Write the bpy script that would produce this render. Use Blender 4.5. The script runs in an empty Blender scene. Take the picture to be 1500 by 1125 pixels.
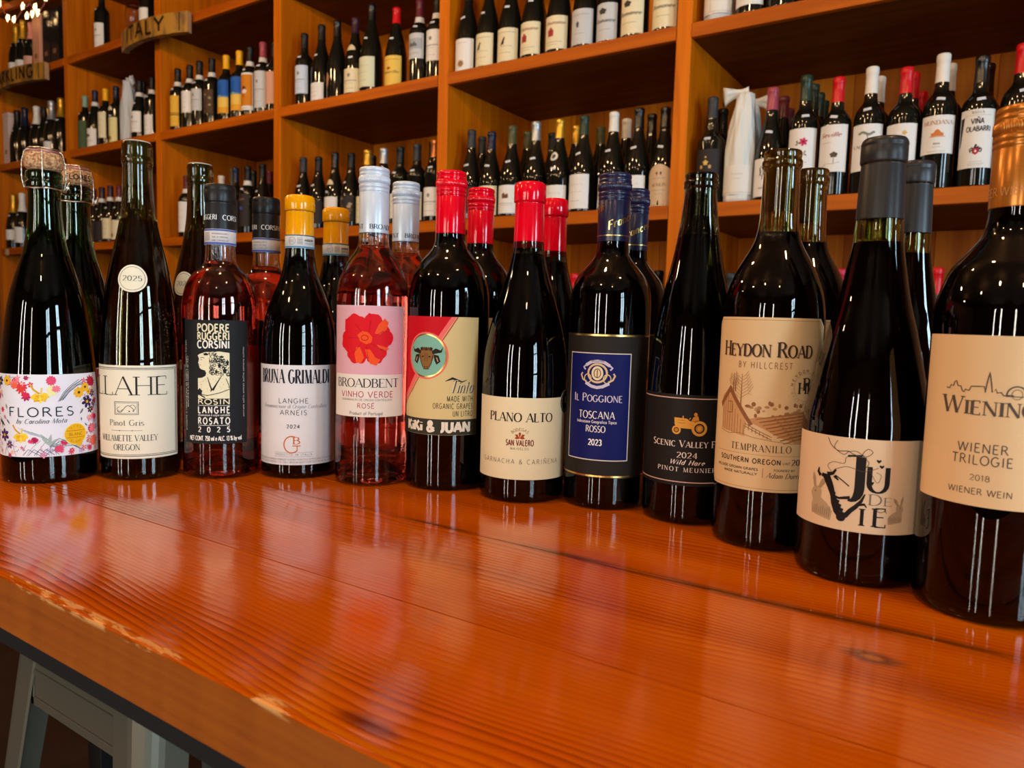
import bpy, bmesh, math, random
from mathutils import Vector, Matrix
from mathutils.geometry import tessellate_polygon
R = math.radians
PI = math.pi
sc = bpy.context.scene
col = sc.collection
random.seed(7)

# ------------------------------------------------------------------ camera
F_PX, PITCH, ROLL, YAW, CAM_H = 1075.3, R(5.085), R(1.642), R(33.558), 0.173
fw = Vector((-math.sin(YAW)*math.cos(PITCH), math.cos(YAW)*math.cos(PITCH), -math.sin(PITCH)))
rt = Vector((math.cos(YAW), math.sin(YAW), 0))
up = rt.cross(fw)
r2 = rt*math.cos(ROLL) + up*math.sin(ROLL)
u2 = -rt*math.sin(ROLL) + up*math.cos(ROLL)
cd = bpy.data.cameras.new('camera')
cam = bpy.data.objects.new('camera', cd)
col.objects.link(cam)
cam.matrix_world = Matrix(((r2.x, u2.x, -fw.x, 0), (r2.y, u2.y, -fw.y, 0), (r2.z, u2.z, -fw.z, CAM_H), (0, 0, 0, 1)))
cd.sensor_width = 36
cd.lens = F_PX/1500*36
cd.clip_start = 0.02
cd.dof.use_dof = True
cd.dof.focus_distance = 0.66
cd.dof.aperture_fstop = 12.0
sc.camera = cam

# ------------------------------------------------------------------ world, daylight, lamps, exposure
wd = bpy.data.worlds.new('world'); sc.world = wd; wd.use_nodes = True
bg = wd.node_tree.nodes['Background']
bg.inputs[0].default_value = (0.55, 0.78, 1.0, 1); bg.inputs[1].default_value = 0.8
sc.view_settings.view_transform = 'Standard'
sc.view_settings.look = 'None'
sc.view_settings.gamma = 1
sc.view_settings.use_curve_mapping = False
sc.view_settings.exposure = 0.35
sc.cycles.max_bounces = 14
sc.cycles.transmission_bounces = 14
sc.cycles.glossy_bounces = 6
sc.cycles.diffuse_bounces = 4
sc.cycles.sample_clamp_indirect = 6.0
sc.cycles.caustics_reflective = False
sc.cycles.use_denoising = True


def area(name, loc, rot, sx, sy, power, color):
    l = bpy.data.lights.new(name, 'AREA'); l.shape = 'RECTANGLE'; l.size = sx; l.size_y = sy
    l.energy = power; l.color = color
    o = bpy.data.objects.new(name, l); o.location = loc; o.rotation_euler = rot; col.objects.link(o)
    return o


def lamp(name, loc, power, rad=0.045, color=(1, 0.62, 0.30)):
    l = bpy.data.lights.new(name, 'POINT'); l.energy = power; l.color = color; l.shadow_soft_size = rad
    o = bpy.data.objects.new(name, l); o.location = loc; col.objects.link(o)
    return o


DAY = (0.62, 0.85, 1.0)
# daylight at the shop windows (right wall and street side behind the camera)
area('daylight_right_window', (3.45, 0.55, 0.55), (0, R(90), 0), 2.3, 0.62, 96, DAY)
area('daylight_right_window', (3.45, -1.55, 0.55), (0, R(90), 0), 2.3, 0.85, 100, DAY)
area('daylight_street_window', (-1.55, -4.15, 0.5), (R(90), 0, 0), 0.16, 2.2, 30, (1, 0.93, 0.82))
area('daylight_street_window', (-0.75, -4.15, 0.5), (R(90), 0, 0), 0.16, 2.2, 30, (1, 0.93, 0.82))
area('daylight_street_window', (0.95, -4.15, 0.5), (R(90), 0, 0), 0.20, 2.2, 32, (1, 0.9, 0.75))
# warm ceiling lamps
for x, y, z, p in ((-2.9, 0.55, 1.62, 21), (-1.7, 0.45, 1.62, 24), (-0.55, 0.35, 1.62, 20), (0.55, 0.25, 1.62, 18),
                   (-1.9, -1.2, 1.7, 14), (-0.6, -1.3, 1.7, 14), (0.8, -1.3, 1.7, 12), (-3.8, -0.6, 1.7, 15)):
    lamp('ceiling_lamp', (x, y, z), p)

# ------------------------------------------------------------------ materials
MATS = {}


def rgb(h):
    h = h.lstrip('#')
    c = [int(h[i:i+2], 16)/255 for i in (0, 2, 4)]
    return tuple((x/12.92 if x <= 0.04045 else ((x+0.055)/1.055)**2.4) for x in c)


def pm(name, c, rough=0.5, metal=0.0, coat=0.0, trans=0.0, ior=1.5, emit=None, spec=0.5):
    if name in MATS: return MATS[name]
    m = bpy.data.materials.new(name); m.use_nodes = True
    b = m.node_tree.nodes['Principled BSDF']
    if isinstance(c, str): c = rgb(c)
    b.inputs['Base Color'].default_value = (*c, 1)
    b.inputs['Roughness'].default_value = rough
    b.inputs['Metallic'].default_value = metal
    b.inputs['Coat Weight'].default_value = coat
    b.inputs['Transmission Weight'].default_value = trans
    b.inputs['IOR'].default_value = ior
    b.inputs['Specular IOR Level'].default_value = spec
    if emit:
        b.inputs['Emission Color'].default_value = (*emit[0], 1); b.inputs['Emission Strength'].default_value = emit[1]
    MATS[name] = m
    return m


def ink(h):
    """printed colour on paper"""
    return pm('ink_'+h.strip('#'), h, 0.55, spec=0.15)


def paper(h):
    """label paper with faint fibre noise"""
    k = 'paper_'+h.strip('#')
    if k in MATS: return MATS[k]
    m = pm(k, h, 0.62, spec=0.2)
    nt = m.node_tree; N = nt.nodes; b = N['Principled BSDF']
    tc = N.new('ShaderNodeTexCoord'); nz = N.new('ShaderNodeTexNoise'); nz.inputs['Scale'].default_value = 900
    nz.inputs['Detail'].default_value = 3
    nt.links.new(tc.outputs['Object'], nz.inputs['Vector'])
    bp = N.new('ShaderNodeBump'); bp.inputs['Strength'].default_value = 0.08; bp.inputs['Distance'].default_value = 0.0004
    nt.links.new(nz.outputs['Fac'], bp.inputs['Height']); nt.links.new(bp.outputs['Normal'], b.inputs['Normal'])
    return m


FOIL_GOLD = pm('gold_foil', (0.75, 0.50, 0.15), 0.28, 1.0)
FOIL_COPPER = pm('copper_foil', (0.62, 0.22, 0.06), 0.35, 1.0)


def glass(name, c):
    return pm(name, c, 0.0, trans=1.0, ior=1.5)


def liquid(name, c):
    return pm(name, c, 0.0, trans=1.0, ior=1.34)


G_GREEN = glass('dark_green_glass', (0.05, 0.13, 0.03))
G_OLIVE = glass('olive_glass', (0.24, 0.22, 0.06))
G_AMBER = glass('amber_green_glass', (0.50, 0.40, 0.12))
G_DEEP = glass('deep_green_glass', (0.14, 0.15, 0.07))
G_CLEAR = glass('clear_glass', (0.97, 0.96, 0.95))
W_RED = pm('red_wine', (0.004, 0.001, 0.001), 1.0, spec=0)
W_DARKWHITE = pm('wine_in_dark_glass', (0.006, 0.005, 0.002), 1.0, spec=0)
W_WHITE = liquid('white_wine', (0.70, 0.66, 0.26))
W_ROSE = liquid('rose_wine', (0.97, 0.30, 0.24))
W_ROSE2 = liquid('deep_rose_wine', (0.95, 0.18, 0.12))
SHELF_GLASS = pm('shelf_bottle_glass', (0.006, 0.006, 0.004), 0.06)


def wood_shelf(axis, base, dark, key):
    k = 'shelf_wood_'+axis+key
    if k in MATS: return MATS[k]
    m = pm(k, (0.4, 0.15, 0.02), 0.5, spec=0.14)
    nt = m.node_tree; N = nt.nodes; L = nt.links.new; b = N['Principled BSDF']
    tc = N.new('ShaderNodeTexCoord'); mp = N.new('ShaderNodeMapping')
    s = {'x': (1.2, 22, 22), 'z': (22, 22, 1.2)}[axis]
    mp.inputs['Scale'].default_value = s
    L(tc.outputs['Object'], mp.inputs['Vector'])
    nz = N.new('ShaderNodeTexNoise'); nz.inputs['Scale'].default_value = 1.6; nz.inputs['Detail'].default_value = 5
    nz.inputs['Distortion'].default_value = 0.6
    oi = N.new('ShaderNodeObjectInfo'); ad = N.new('ShaderNodeVectorMath'); ad.operation = 'ADD'
    sc_ = N.new('ShaderNodeMath'); sc_.operation = 'MULTIPLY'; sc_.inputs[1].default_value = 37
    L(oi.outputs['Random'], sc_.inputs[0]); L(mp.outputs['Vector'], ad.inputs[0]); L(sc_.outputs[0], ad.inputs[1])
    L(ad.outputs[0], nz.inputs['Vector'])
    cr = N.new('ShaderNodeValToRGB')
    cr.color_ramp.elements[0].position = 0.3; cr.color_ramp.elements[0].color = (*rgb(dark), 1)
    cr.color_ramp.elements[1].position = 0.68; cr.color_ramp.elements[1].color = (*rgb(base), 1)
    L(nz.outputs['Fac'], cr.inputs['Fac'])
    hs = N.new('ShaderNodeHueSaturation')
    mr = N.new('ShaderNodeMapRange'); mr.inputs['To Min'].default_value = 0.9; mr.inputs['To Max'].default_value = 1.1
    L(oi.outputs['Random'], mr.inputs['Value']); L(mr.outputs['Result'], hs.inputs['Value'])
    L(cr.outputs['Color'], hs.inputs['Color']); L(hs.outputs['Color'], b.inputs['Base Color'])
    bp = N.new('ShaderNodeBump'); bp.inputs['Strength'].default_value = 0.15; bp.inputs['Distance'].default_value = 0.002
    L(nz.outputs['Fac'], bp.inputs['Height']); L(bp.outputs['Normal'], b.inputs['Normal'])
    return m


def table_wood():
    m = pm('varnished_table_fir', (0.5, 0.1, 0.01), 0.16, coat=0.0)
    nt = m.node_tree; N = nt.nodes; b = N['Principled BSDF']
    L = nt.links.new
    b.inputs['IOR'].default_value = 1.62

    def math_(op, a, c=None, d=None):
        n = N.new('ShaderNodeMath'); n.operation = op
        for i, v in enumerate((a, c, d)):
            if v is None: continue
            if isinstance(v, (int, float)): n.inputs[i].default_value = v
            else: L(v, n.inputs[i])
        return n.outputs[0]
    geo = N.new('ShaderNodeNewGeometry')
    sx = N.new('ShaderNodeSeparateXYZ'); L(geo.outputs['Position'], sx.inputs[0])
    X, Y, Z = sx.outputs
    oi = N.new('ShaderNodeObjectInfo')
    rnd = math_('MULTIPLY', oi.outputs['Random'], 9.0)

    def noise(sxv, syv, detail=3.0, off=0.0, szv=0.0):
        cx = N.new('ShaderNodeCombineXYZ')
        L(math_('MULTIPLY', X, sxv), cx.inputs[0]); L(math_('ADD', math_('MULTIPLY', Y, syv), off), cx.inputs[1])
        L(math_('ADD', rnd, math_('MULTIPLY', Z, szv)), cx.inputs[2])
        n = N.new('ShaderNodeTexNoise'); n.inputs['Scale'].default_value = 1.0; n.inputs['Detail'].default_value = detail
        L(cx.outputs[0], n.inputs['Vector'])
        return n.outputs['Fac']
    def smooth0(v, a, c):
        n = N.new('ShaderNodeMapRange'); n.interpolation_type = 'SMOOTHSTEP'
        L(v, n.inputs['Value']); n.inputs['From Min'].default_value = a; n.inputs['From Max'].default_value = c
        return n.outputs['Result']
    # distance fields of knots bend the grain
    bend = None
    for kx, ky, s, amp, st in ((-0.045, 0.4195, 0.022, 0.010, 0.35), (-0.40, 0.382, 0.03, 0.022, 0.22), (-0.213, 0.214, 0.025, 0.010, 0.4), (-0.50, 0.43, 0.03, 0.016, 0.25)):
        dx = math_('MULTIPLY', math_('SUBTRACT', X, kx), st); dy = math_('SUBTRACT', Y, ky)
        d2 = math_('ADD', math_('MULTIPLY', dx, dx), math_('MULTIPLY', dy, dy))
        e = math_('EXPONENT', math_('DIVIDE', d2, -s*s))
        t = math_('MULTIPLY', e, amp)
        bend = t if bend is None else math_('ADD', bend, t)
    warp = math_('MULTIPLY', math_('SUBTRACT', noise(2.6, 7.0, 2.0), 0.5), 0.075)
    warp2 = math_('MULTIPLY', math_('SUBTRACT', noise(9.0, 30.0, 2.0), 0.5), 0.005)
    yy = math_('ADD', math_('ADD', Y, bend), math_('ADD', warp, math_('ADD', warp2, math_('MULTIPLY', Z, 0.9))))
    saw = math_('FRACT', math_('MULTIPLY', math_('ADD', yy, rnd), 190.0))
    calm = smooth0(noise(0.7, 11.0, 2.0, 6.0), 0.38, 0.62)
    fine = math_('MULTIPLY', math_('POWER', saw, 2.0), math_('ADD', 0.35, math_('MULTIPLY', calm, 0.65)))                       # soft early wood, sharp late wood line
    broad = noise(0.9, 26.0, 3.0, 4.0, 26.0)
    fibre = noise(14.0, 900.0, 3.0, 1.0, 500)
    # colour
    cr = N.new('ShaderNodeValToRGB')
    el = cr.color_ramp.elements
    el[0].position = 0.22; el[0].color = (*rgb('#d46e00'), 1)
    el[1].position = 0.9; el[1].color = (*rgb('#702200'), 1)
    e3 = el.new(0.55); e3.color = (*rgb('#b84e00'), 1)
    fac = math_('ADD', math_('MULTIPLY', fine, 0.34), math_('ADD', math_('ADD', math_('MULTIPLY', broad, 0.50), math_('MULTIPLY', noise(2.2, 3.5, 3.0, 11.0), 0.22)), math_('MULTIPLY', fibre, 0.16)))
    L(fac, cr.inputs['Fac'])
    colr = cr.outputs['Color']

    def mix(fac_, c1, c2):
        n = N.new('ShaderNodeMix'); n.data_type = 'RGBA'
        L(fac_, n.inputs['Factor'])
        if isinstance(c1, tuple): n.inputs['A'].default_value = (*c1, 1)
        else: L(c1, n.inputs['A'])
        if isinstance(c2, tuple): n.inputs['B'].default_value = (*c2, 1)
        else: L(c2, n.inputs['B'])
        return n.outputs['Result']

    def smooth(v, a, c):
        n = N.new('ShaderNodeMapRange'); n.interpolation_type = 'SMOOTHSTEP'
        L(v, n.inputs['Value']); n.inputs['From Min'].default_value = a; n.inputs['From Max'].default_value = c
        return n.outputs['Result']
    # dark stain that runs along the joint of two boards
    st = math_('ABSOLUTE', math_('SUBTRACT', math_('ADD', Y, math_('MULTIPLY', math_('SUBTRACT', noise(3, 1, 3.0, 3.0), 0.5), 0.012)), 0.4665))
    streak = math_('MULTIPLY', math_('SUBTRACT', 1.0, smooth(st, 0.0005, 0.0085)), smooth(X, -0.75, -0.30))
    streak = math_('MULTIPLY', streak, smooth(noise(11.0, 60.0, 3.0, 8.0), 0.30, 0.62))
    colr = mix(math_('MULTIPLY', streak, 0.80), colr, rgb('#4a2204'))
    # knots
    for kx, ky, rx, ry, c1, c2 in ((-0.045, 0.4195, 0.012, 0.0065, '#a8560c', '#4c1a03'), (-0.213, 0.216, 0.016, 0.004, '#6a2204', '#6a2204')):
        dx = math_('DIVIDE', math_('SUBTRACT', X, kx), rx); dy = math_('DIVIDE', math_('SUBTRACT', Y, ky), ry)
        d = math_('SQRT', math_('ADD', math_('MULTIPLY', dx, dx), math_('MULTIPLY', dy, dy)))
        d = math_('ADD', d, math_('MULTIPLY', math_('SUBTRACT', noise(90, 90, 2.0), 0.5), 0.5))
        colr = mix(math_('MULTIPLY', math_('SUBTRACT', 1.0, smooth(d, 0.6, 1.7)), 0.8), colr, rgb(c2))
        colr = mix(math_('SUBTRACT', 1.0, smooth(d, 0.2, 0.65)), colr, rgb(c1))
    # dull saw-cut front face
    front = math_('SUBTRACT', 1.0, smooth(Z, -0.0040, -0.0024))
    saw_m = noise(45.0, 0.0, 2.0, 7.0, 3.0)
    fr = N.new('ShaderNodeValToRGB')
    fr.color_ramp.elements[0].position = 0.3; fr.color_ramp.elements[0].color = (*rgb('#94460a'), 1)
    fr.color_ramp.elements[1].position = 0.75; fr.color_ramp.elements[1].color = (*rgb('#b45e0e'), 1)
    L(math_('ADD', math_('MULTIPLY', saw_m, 0.45), math_('MULTIPLY', noise(2.5, 0, 3.0, 2.0, 240.0), 0.55)), fr.inputs['Fac'])
    colr = mix(front, colr, fr.outputs['Color'])
    # varnish worn off along the arris
    wn = noise(55.0, 300.0, 4.0, 9.0, 300.0)
    lowx = noise(6.5, 0.0, 1.0, 5.0)
    near = math_('MULTIPLY', math_('SUBTRACT', 1.0, smooth(Y, 0.2050, 0.2085)), smooth(Z, -0.0062, -0.0028))

    def bump1(c0, w):
        return math_('EXPONENT', math_('MULTIPLY', -1.0, math_('POWER', math_('ABSOLUTE', math_('DIVIDE', math_('SUBTRACT', X, c0), w)), 4.0)))
    zones = math_('ADD', bump1(-0.44, 0.09), math_('ADD', bump1(-0.258, 0.022), math_('MULTIPLY', bump1(-0.34, 0.025), 0.5)))
    worn = math_('MULTIPLY', near, smooth(math_('ADD', math_('MULTIPLY', zones, 0.30), math_('MULTIPLY', wn, 0.62)), 0.56, 0.62))
    colr = mix(worn, colr, rgb('#dfa25a'))
    L(colr, b.inputs['Base Color'])
    rg = math_('ADD', math_('ADD', 0.03, math_('MULTIPLY', noise(5, 9, 4.0), 0.12)), math_('ADD', math_('MULTIPLY', front, 0.35), math_('MULTIPLY', worn, 0.35)))
    L(rg, b.inputs['Roughness'])
    hgt = math_('ADD', math_('MULTIPLY', fine, 0.55), math_('ADD', math_('MULTIPLY', fibre, 0.20), math_('MULTIPLY', noise(18, 60, 3.0, 2.2), 0.9)))
    hgt = math_('ADD', hgt, math_('MULTIPLY', worn, -0.8))
    bp = N.new('ShaderNodeBump'); bp.inputs['Strength'].default_value = 0.6; bp.inputs['Distance'].default_value = 0.00050
    L(hgt, bp.inputs['Height']); L(bp.outputs['Normal'], b.inputs['Normal'])
    return m


# ------------------------------------------------------------------ object helpers
def link(name, me, parent=None, mat=None):
    o = bpy.data.objects.new(name, me)
    col.objects.link(o)
    if parent is not None: o.parent = parent
    if mat is not None and me is not None: me.materials.append(mat)
    return o


def from_bm(name, bm, mat=None, parent=None, smooth=False):
    me = bpy.data.meshes.new(name)
    bm.to_mesh(me); bm.free()
    if smooth: me.polygons.foreach_set('use_smooth', [True]*len(me.polygons))
    return link(name, me, parent, mat)


def pydata(name, v, f, mat=None, parent=None, smooth=False):
    me = bpy.data.meshes.new(name)
    me.from_pydata(v, [], f); me.update()
    if smooth: me.polygons.foreach_set('use_smooth', [True]*len(me.polygons))
    return link(name, me, parent, mat)


def empty(name, loc, rz, label, cat, group=None):
    o = bpy.data.objects.new(name, None); col.objects.link(o)
    o.location = loc; o.rotation_euler = (0, 0, rz); o.empty_display_size = 0.05
    tag(o, label, cat, group)
    return o


def tag(o, label, cat, group=None):
    o['label'] = label; o['category'] = cat
    if group: o['group'] = group
    return o


def box_bm(bm, x0, x1, y0, y1, z0, z1, bev=0.0, seg=1):
    t = bmesh.new()
    bmesh.ops.create_cube(t, size=1)
    for v in t.verts:
        v.co = Vector((x0+(v.co.x+.5)*(x1-x0), y0+(v.co.y+.5)*(y1-y0), z0+(v.co.z+.5)*(z1-z0)))
    if bev: bmesh.ops.bevel(t, geom=t.edges[:], offset=bev, segments=seg, affect='EDGES', profile=0.6)
    me = bpy.data.meshes.new('tmp'); t.to_mesh(me); t.free(); bm.from_mesh(me); bpy.data.meshes.remove(me)


def box(name, x0, x1, y0, y1, z0, z1, mat, parent=None, bev=0.0, seg=1):
    bm = bmesh.new(); box_bm(bm, x0, x1, y0, y1, z0, z1, bev, seg)
    return from_bm(name, bm, mat, parent)


def struct(o, kind='structure'):
    o['kind'] = kind; return o


def tube(name, pts, rad, mat, parent, segs=8, closed=False, twist=0):
    """round wire along a polyline; twist adds a two-strand rope relief"""
    pts = [Vector(p) for p in pts]; n = len(pts); v = []; f = []
    for i, p in enumerate(pts):
        a = pts[(i-1) % n] if (closed or i > 0) else p
        c = pts[(i+1) % n] if (closed or i < n-1) else p
        t = (c-a).normalized()
        w = t.cross(Vector((0.13, 0.31, 0.94)))
        if w.length < 1e-3: w = t.cross(Vector((1, 0, 0)))
        w.normalize(); q = t.cross(w)
        for k in range(segs):
            an = 2*PI*k/segs + i*twist
            rr = rad*(1+0.35*math.cos(2*(an-i*twist))) if twist else rad
            v.append(p + (w*math.cos(an)+q*math.sin(an))*rr)
    m = n if closed else n-1
    for i in range(m):
        for k in range(segs):
            a = i*segs+k; b_ = i*segs+(k+1) % segs; c = ((i+1) % n)*segs+(k+1) % segs; d = ((i+1) % n)*segs+k
            f.append((a, b_, c, d))
    if not closed:
        f.append(tuple(range(segs))[::-1]); f.append(tuple(range((n-1)*segs, n*segs)))
    return pydata(name, v, f, mat, parent, True)


def lathe(name, prof, segs, mat, parent=None, knurl=0.0, kn=0, smooth=True):
    """surface of revolution of [(r, z), ...]; r = 0 gives a pole"""
    v = []; f = []; rows = []
    for r, z in prof:
        if r < 1e-6:
            rows.append([len(v)]); v.append((0, 0, z))
        else:
            i0 = len(v)
            for k in range(segs):
                a = 2*PI*k/segs
                rr = r + (knurl*math.cos(kn*a) if knurl else 0)
                v.append((rr*math.cos(a), rr*math.sin(a), z))
            rows.append(list(range(i0, i0+segs)))
    for A, B in zip(rows[:-1], rows[1:]):
        if len(A) == 1 and len(B) == 1: continue
        for k in range(segs):
            k2 = (k+1) % segs
            if len(A) == 1: f.append((A[0], B[k2], B[k]))
            elif len(B) == 1: f.append((A[k], A[k2], B[0]))
            else: f.append((A[k], A[k2], B[k2], B[k]))
    return pydata(name, v, f, mat, parent, smooth)


def catmull(P, n=4):
    out = []
    for i in range(len(P)-1):
        p0 = P[max(i-1, 0)]; p1 = P[i]; p2 = P[i+1]; p3 = P[min(i+2, len(P)-1)]
        for j in range(n):
            t = j/n
            q = []
            for k in (0, 1):
                # chord-limited tangents keep the silhouette from overshooting
                m1 = (p2[k]-p0[k])/2; m2 = (p3[k]-p1[k])/2
                d = p2[k]-p1[k]
                if abs(d) < 1e-7: m1 = m2 = 0
                elif k == 1: m1 = m2 = d
                else:
                    # slopes measured against height, so unevenly spaced points stay smooth
                    z0, z1, z2, z3 = p0[1], p1[1], p2[1], p3[1]
                    g1 = (p2[0]-p0[0])/max(z2-z0, 1e-6)*(z2-z1); g2 = (p3[0]-p1[0])/max(z3-z1, 1e-6)*(z2-z1)
                    m1 = max(min(g1/d, 3), 0)*d; m2 = max(min(g2/d, 3), 0)*d
                h00 = 2*t**3-3*t**2+1; h10 = t**3-2*t**2+t; h01 = -2*t**3+3*t**2; h11 = t**3-t**2
                q.append(h00*p1[k]+h10*m1+h01*p2[k]+h11*m2)
            out.append(tuple(q))
    out.append(P[-1])
    return out


class Prof:
    """outer profile of a bottle, r as function of z"""
    def __init__(s, pts, n=4):
        s.p = catmull([(r/1000, z/1000) for r, z in pts], n)

    def r(s, z):
        P = s.p
        if z <= P[0][1]: return P[0][0]
        for a, b_ in zip(P[:-1], P[1:]):
            if a[1] <= z <= b_[1]:
                t = (z-a[1])/max(b_[1]-a[1], 1e-9)
                return a[0]+(b_[0]-a[0])*t
        return P[-1][0]

    def cut(s, z0, z1, off):
        out = [(s.r(z0)+off, z0)]
        out += [(r+off, z) for r, z in s.p if z0+1e-5 < z < z1-1e-5]
        out.append((s.r(z1)+off, z1))
        return out


# ------------------------------------------------------------------ stroke lettering (own alphabet)
GL = {
'A': (.80, '!0,0 .4,1|.4,1 .8,0|!.14,.34 .66,.34'), 'B': (.66, '.08,0 .08,1|.08,1 .3,1 @.3,.77,.24,.23,90,-90 .08,.54|.3,.54 @.32,.27,.3,.27,90,-90 .08,0'),
'C': (.78, '@.42,.5,.4,.5,48,312'), 'D': (.80, '.08,0 .08,1|.08,1 .3,1 @.3,.5,.46,.5,90,-90 .08,0'), 'E': (.62, '.08,0 .08,1|.08,1 .56,1|.08,.53 .48,.53|.08,0 .6,0'),
'F': (.58, '.08,0 .08,1|.08,1 .56,1|.08,.52 .46,.52'), 'G': (.84, '@.42,.5,.4,.5,48,320 .76,.44|.52,.44 .84,.44'), 'H': (.80, '.08,0 .08,1|.72,0 .72,1|.08,.52 .72,.52'),
'I': (.26, '.13,0 .13,1'), 'J': (.46, '.34,1 .34,.3 @.12,.3,.22,.3,0,-100'), 'K': (.74, '.08,0 .08,1|!.66,1 .08,.42|.26,.58 .74,0'), 'L': (.58, '.08,0 .08,1|.08,0 .56,0'),
'M': (.96, '!.08,0 .12,1|.12,1 .48,0|!.48,0 .84,1|.84,1 .88,0'), 'N': (.82, '!.08,0 .08,1|.08,1 .74,0|!.74,0 .74,1'), 'O': (.88, '@.44,.5,.42,.5,0,360'),
'P': (.62, '.08,0 .08,1|.08,1 .3,1 @.3,.75,.28,.25,90,-90 .08,.5'), 'Q': (.88, '@.44,.5,.42,.5,0,360|.5,.2 .8,-.12'), 'R': (.72, '.08,0 .08,1|.08,1 .3,1 @.3,.76,.27,.24,90,-90 .08,.52|.34,.52 .72,0'),
'S': (.56, '@.28,.75,.22,.25,35,270 @.28,.25,.25,.25,90,-145'), 'T': (.68, '.0,1 .68,1|.34,0 .34,1'), 'U': (.78, '.08,1 .08,.35 @.39,.35,.31,.35,180,360 .7,1'),
'V': (.80, '.0,1 .4,0|!.4,0 .8,1'), 'W': (1.16, '.0,1 .3,0|!.3,0 .58,1|.58,1 .87,0|!.87,0 1.16,1'), 'X': (.74, '0,1 .74,0|!0,0 .74,1'), 'Y': (.76, '0,1 .38,.5|!.76,1 .38,.5|.38,0 .38,.5'),
'Z': (.68, '.04,1 .64,1|!.64,1 .04,0|.04,0 .66,0'),
'0': (.60, '@.3,.5,.26,.5,0,360'), '1': (.34, '.2,0 .2,1|!.2,1 .05,.83'), '2': (.58, '@.29,.74,.24,.26,160,-25 .05,0 .56,0'), '3': (.56, '@.26,.76,.21,.24,150,-90|@.26,.26,.25,.26,90,-150'),
'4': (.64, '.47,0 .47,1|!.47,1 .03,.3|.03,.3 .62,.3'), '5': (.56, '.48,1 .12,1|.12,1 .09,.54|@.27,.31,.25,.31,125,-145'), '6': (.58, '!.46,1 .2,.68 .06,.34|@.3,.3,.25,.3,0,360'),
'7': (.56, '.03,1 .54,1|!.54,1 .2,0'), '8': (.60, '@.3,.76,.2,.24,0,360|@.3,.27,.25,.27,0,360'), '9': (.58, '@.28,.7,.25,.3,0,360|!.12,0 .4,.32 .52,.66'),
'a': (.54, '@.26,.31,.21,.31,0,360|.47,.62 .47,0'), 'b': (.56, '.08,0 .08,1|@.3,.31,.22,.31,0,360'), 'c': (.48, '@.28,.31,.23,.31,50,310'), 'd': (.56, '.48,0 .48,1|@.26,.31,.22,.31,0,360'),
'e': (.52, '.05,.33 .49,.33 @.27,.33,.22,.3,0,300'), 'f': (.34, '@.3,.82,.14,.16,70,180 .16,0|.02,.62 .3,.62'), 'g': (.56, '@.26,.33,.21,.29,0,360|.47,.62 .47,-.05 @.26,-.05,.21,.22,0,-140'),
'h': (.56, '.08,0 .08,1|.08,.36 @.28,.38,.2,.24,180,0 .48,0'), 'i': (.20, '.1,0 .1,.62|.1,.8 .1,.88'), 'l': (.20, '.1,0 .1,1'), 'm': (.84, '.08,0 .08,.62|@.25,.4,.17,.22,180,0 .42,0|@.59,.4,.17,.22,180,0 .76,0'),
'n': (.56, '.08,0 .08,.62|@.28,.38,.2,.24,180,0 .48,0'), 'o': (.56, '@.28,.31,.24,.31,0,360'), 'p': (.56, '.08,-.3 .08,.62|@.3,.31,.22,.31,0,360'), 'r': (.38, '.08,0 .08,.62|@.28,.38,.2,.24,180,60'),
's': (.42, '@.21,.46,.15,.16,40,270 @.21,.15,.17,.15,90,-140'), 't': (.36, '.16,.9 .16,.16 @.28,.16,.12,.16,180,280|.02,.62 .34,.62'), 'u': (.56, '.08,.62 .08,.24 @.28,.24,.2,.24,180,360 .48,.62|.48,.62 .48,0'),
'v': (.5, '0,.62 .25,0|!.25,0 .5,.62'), 'w': (.76, '0,.62 .19,0|!.19,0 .38,.62|.38,.62 .57,0|!.57,0 .76,.62'), 'x': (.5, '0,.62 .5,0|!0,0 .5,.62'), 'y': (.5, '0,.62 .25,0|!.5,.62 .25,0 .1,-.28'), 'z': (.46, '.03,.62 .43,.62|!.43,.62 .03,0|.03,0 .45,0'),
'k': (.52, '.08,0 .08,1|!.46,.62 .08,.24|.22,.36 .5,0'),
'&': (.76, '.76,.0 .18,.7 @.33,.8,.17,.2,200,-30 .12,.42 @.3,.24,.25,.24,130,340 .72,.46'), '.': (.2, '.08,.0 .08,.09'), ',': (.2, '.1,.08 .05,-.14'), '-': (.4, '.05,.36 .35,.36'), '%': (.8, '.1,0 .7,1|@.17,.78,.15,.2,0,360|@.63,.22,.15,.2,0,360'),
"'": (.16, '.08,1 .08,.78'), '/': (.4, '.02,0 .38,1'), ' ': (.34, ''), ':': (.2, '.1,.1 .1,.2|.1,.45 .1,.55'),
}
GL['Ñ'] = (.82, GL['N'][1]+'|.2,1.14 .34,1.22 .48,1.14 .62,1.2')
GL['Ã'] = (.80, GL['A'][1]+'|.2,1.14 .34,1.22 .48,1.14 .62,1.2')
GL['É'] = (.62, GL['E'][1]+'|.26,1.12 .42,1.26')
GL['Ç'] = (.78, GL['C'][1]+'|.42,0 .38,-.2')
_cache = {}


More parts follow.
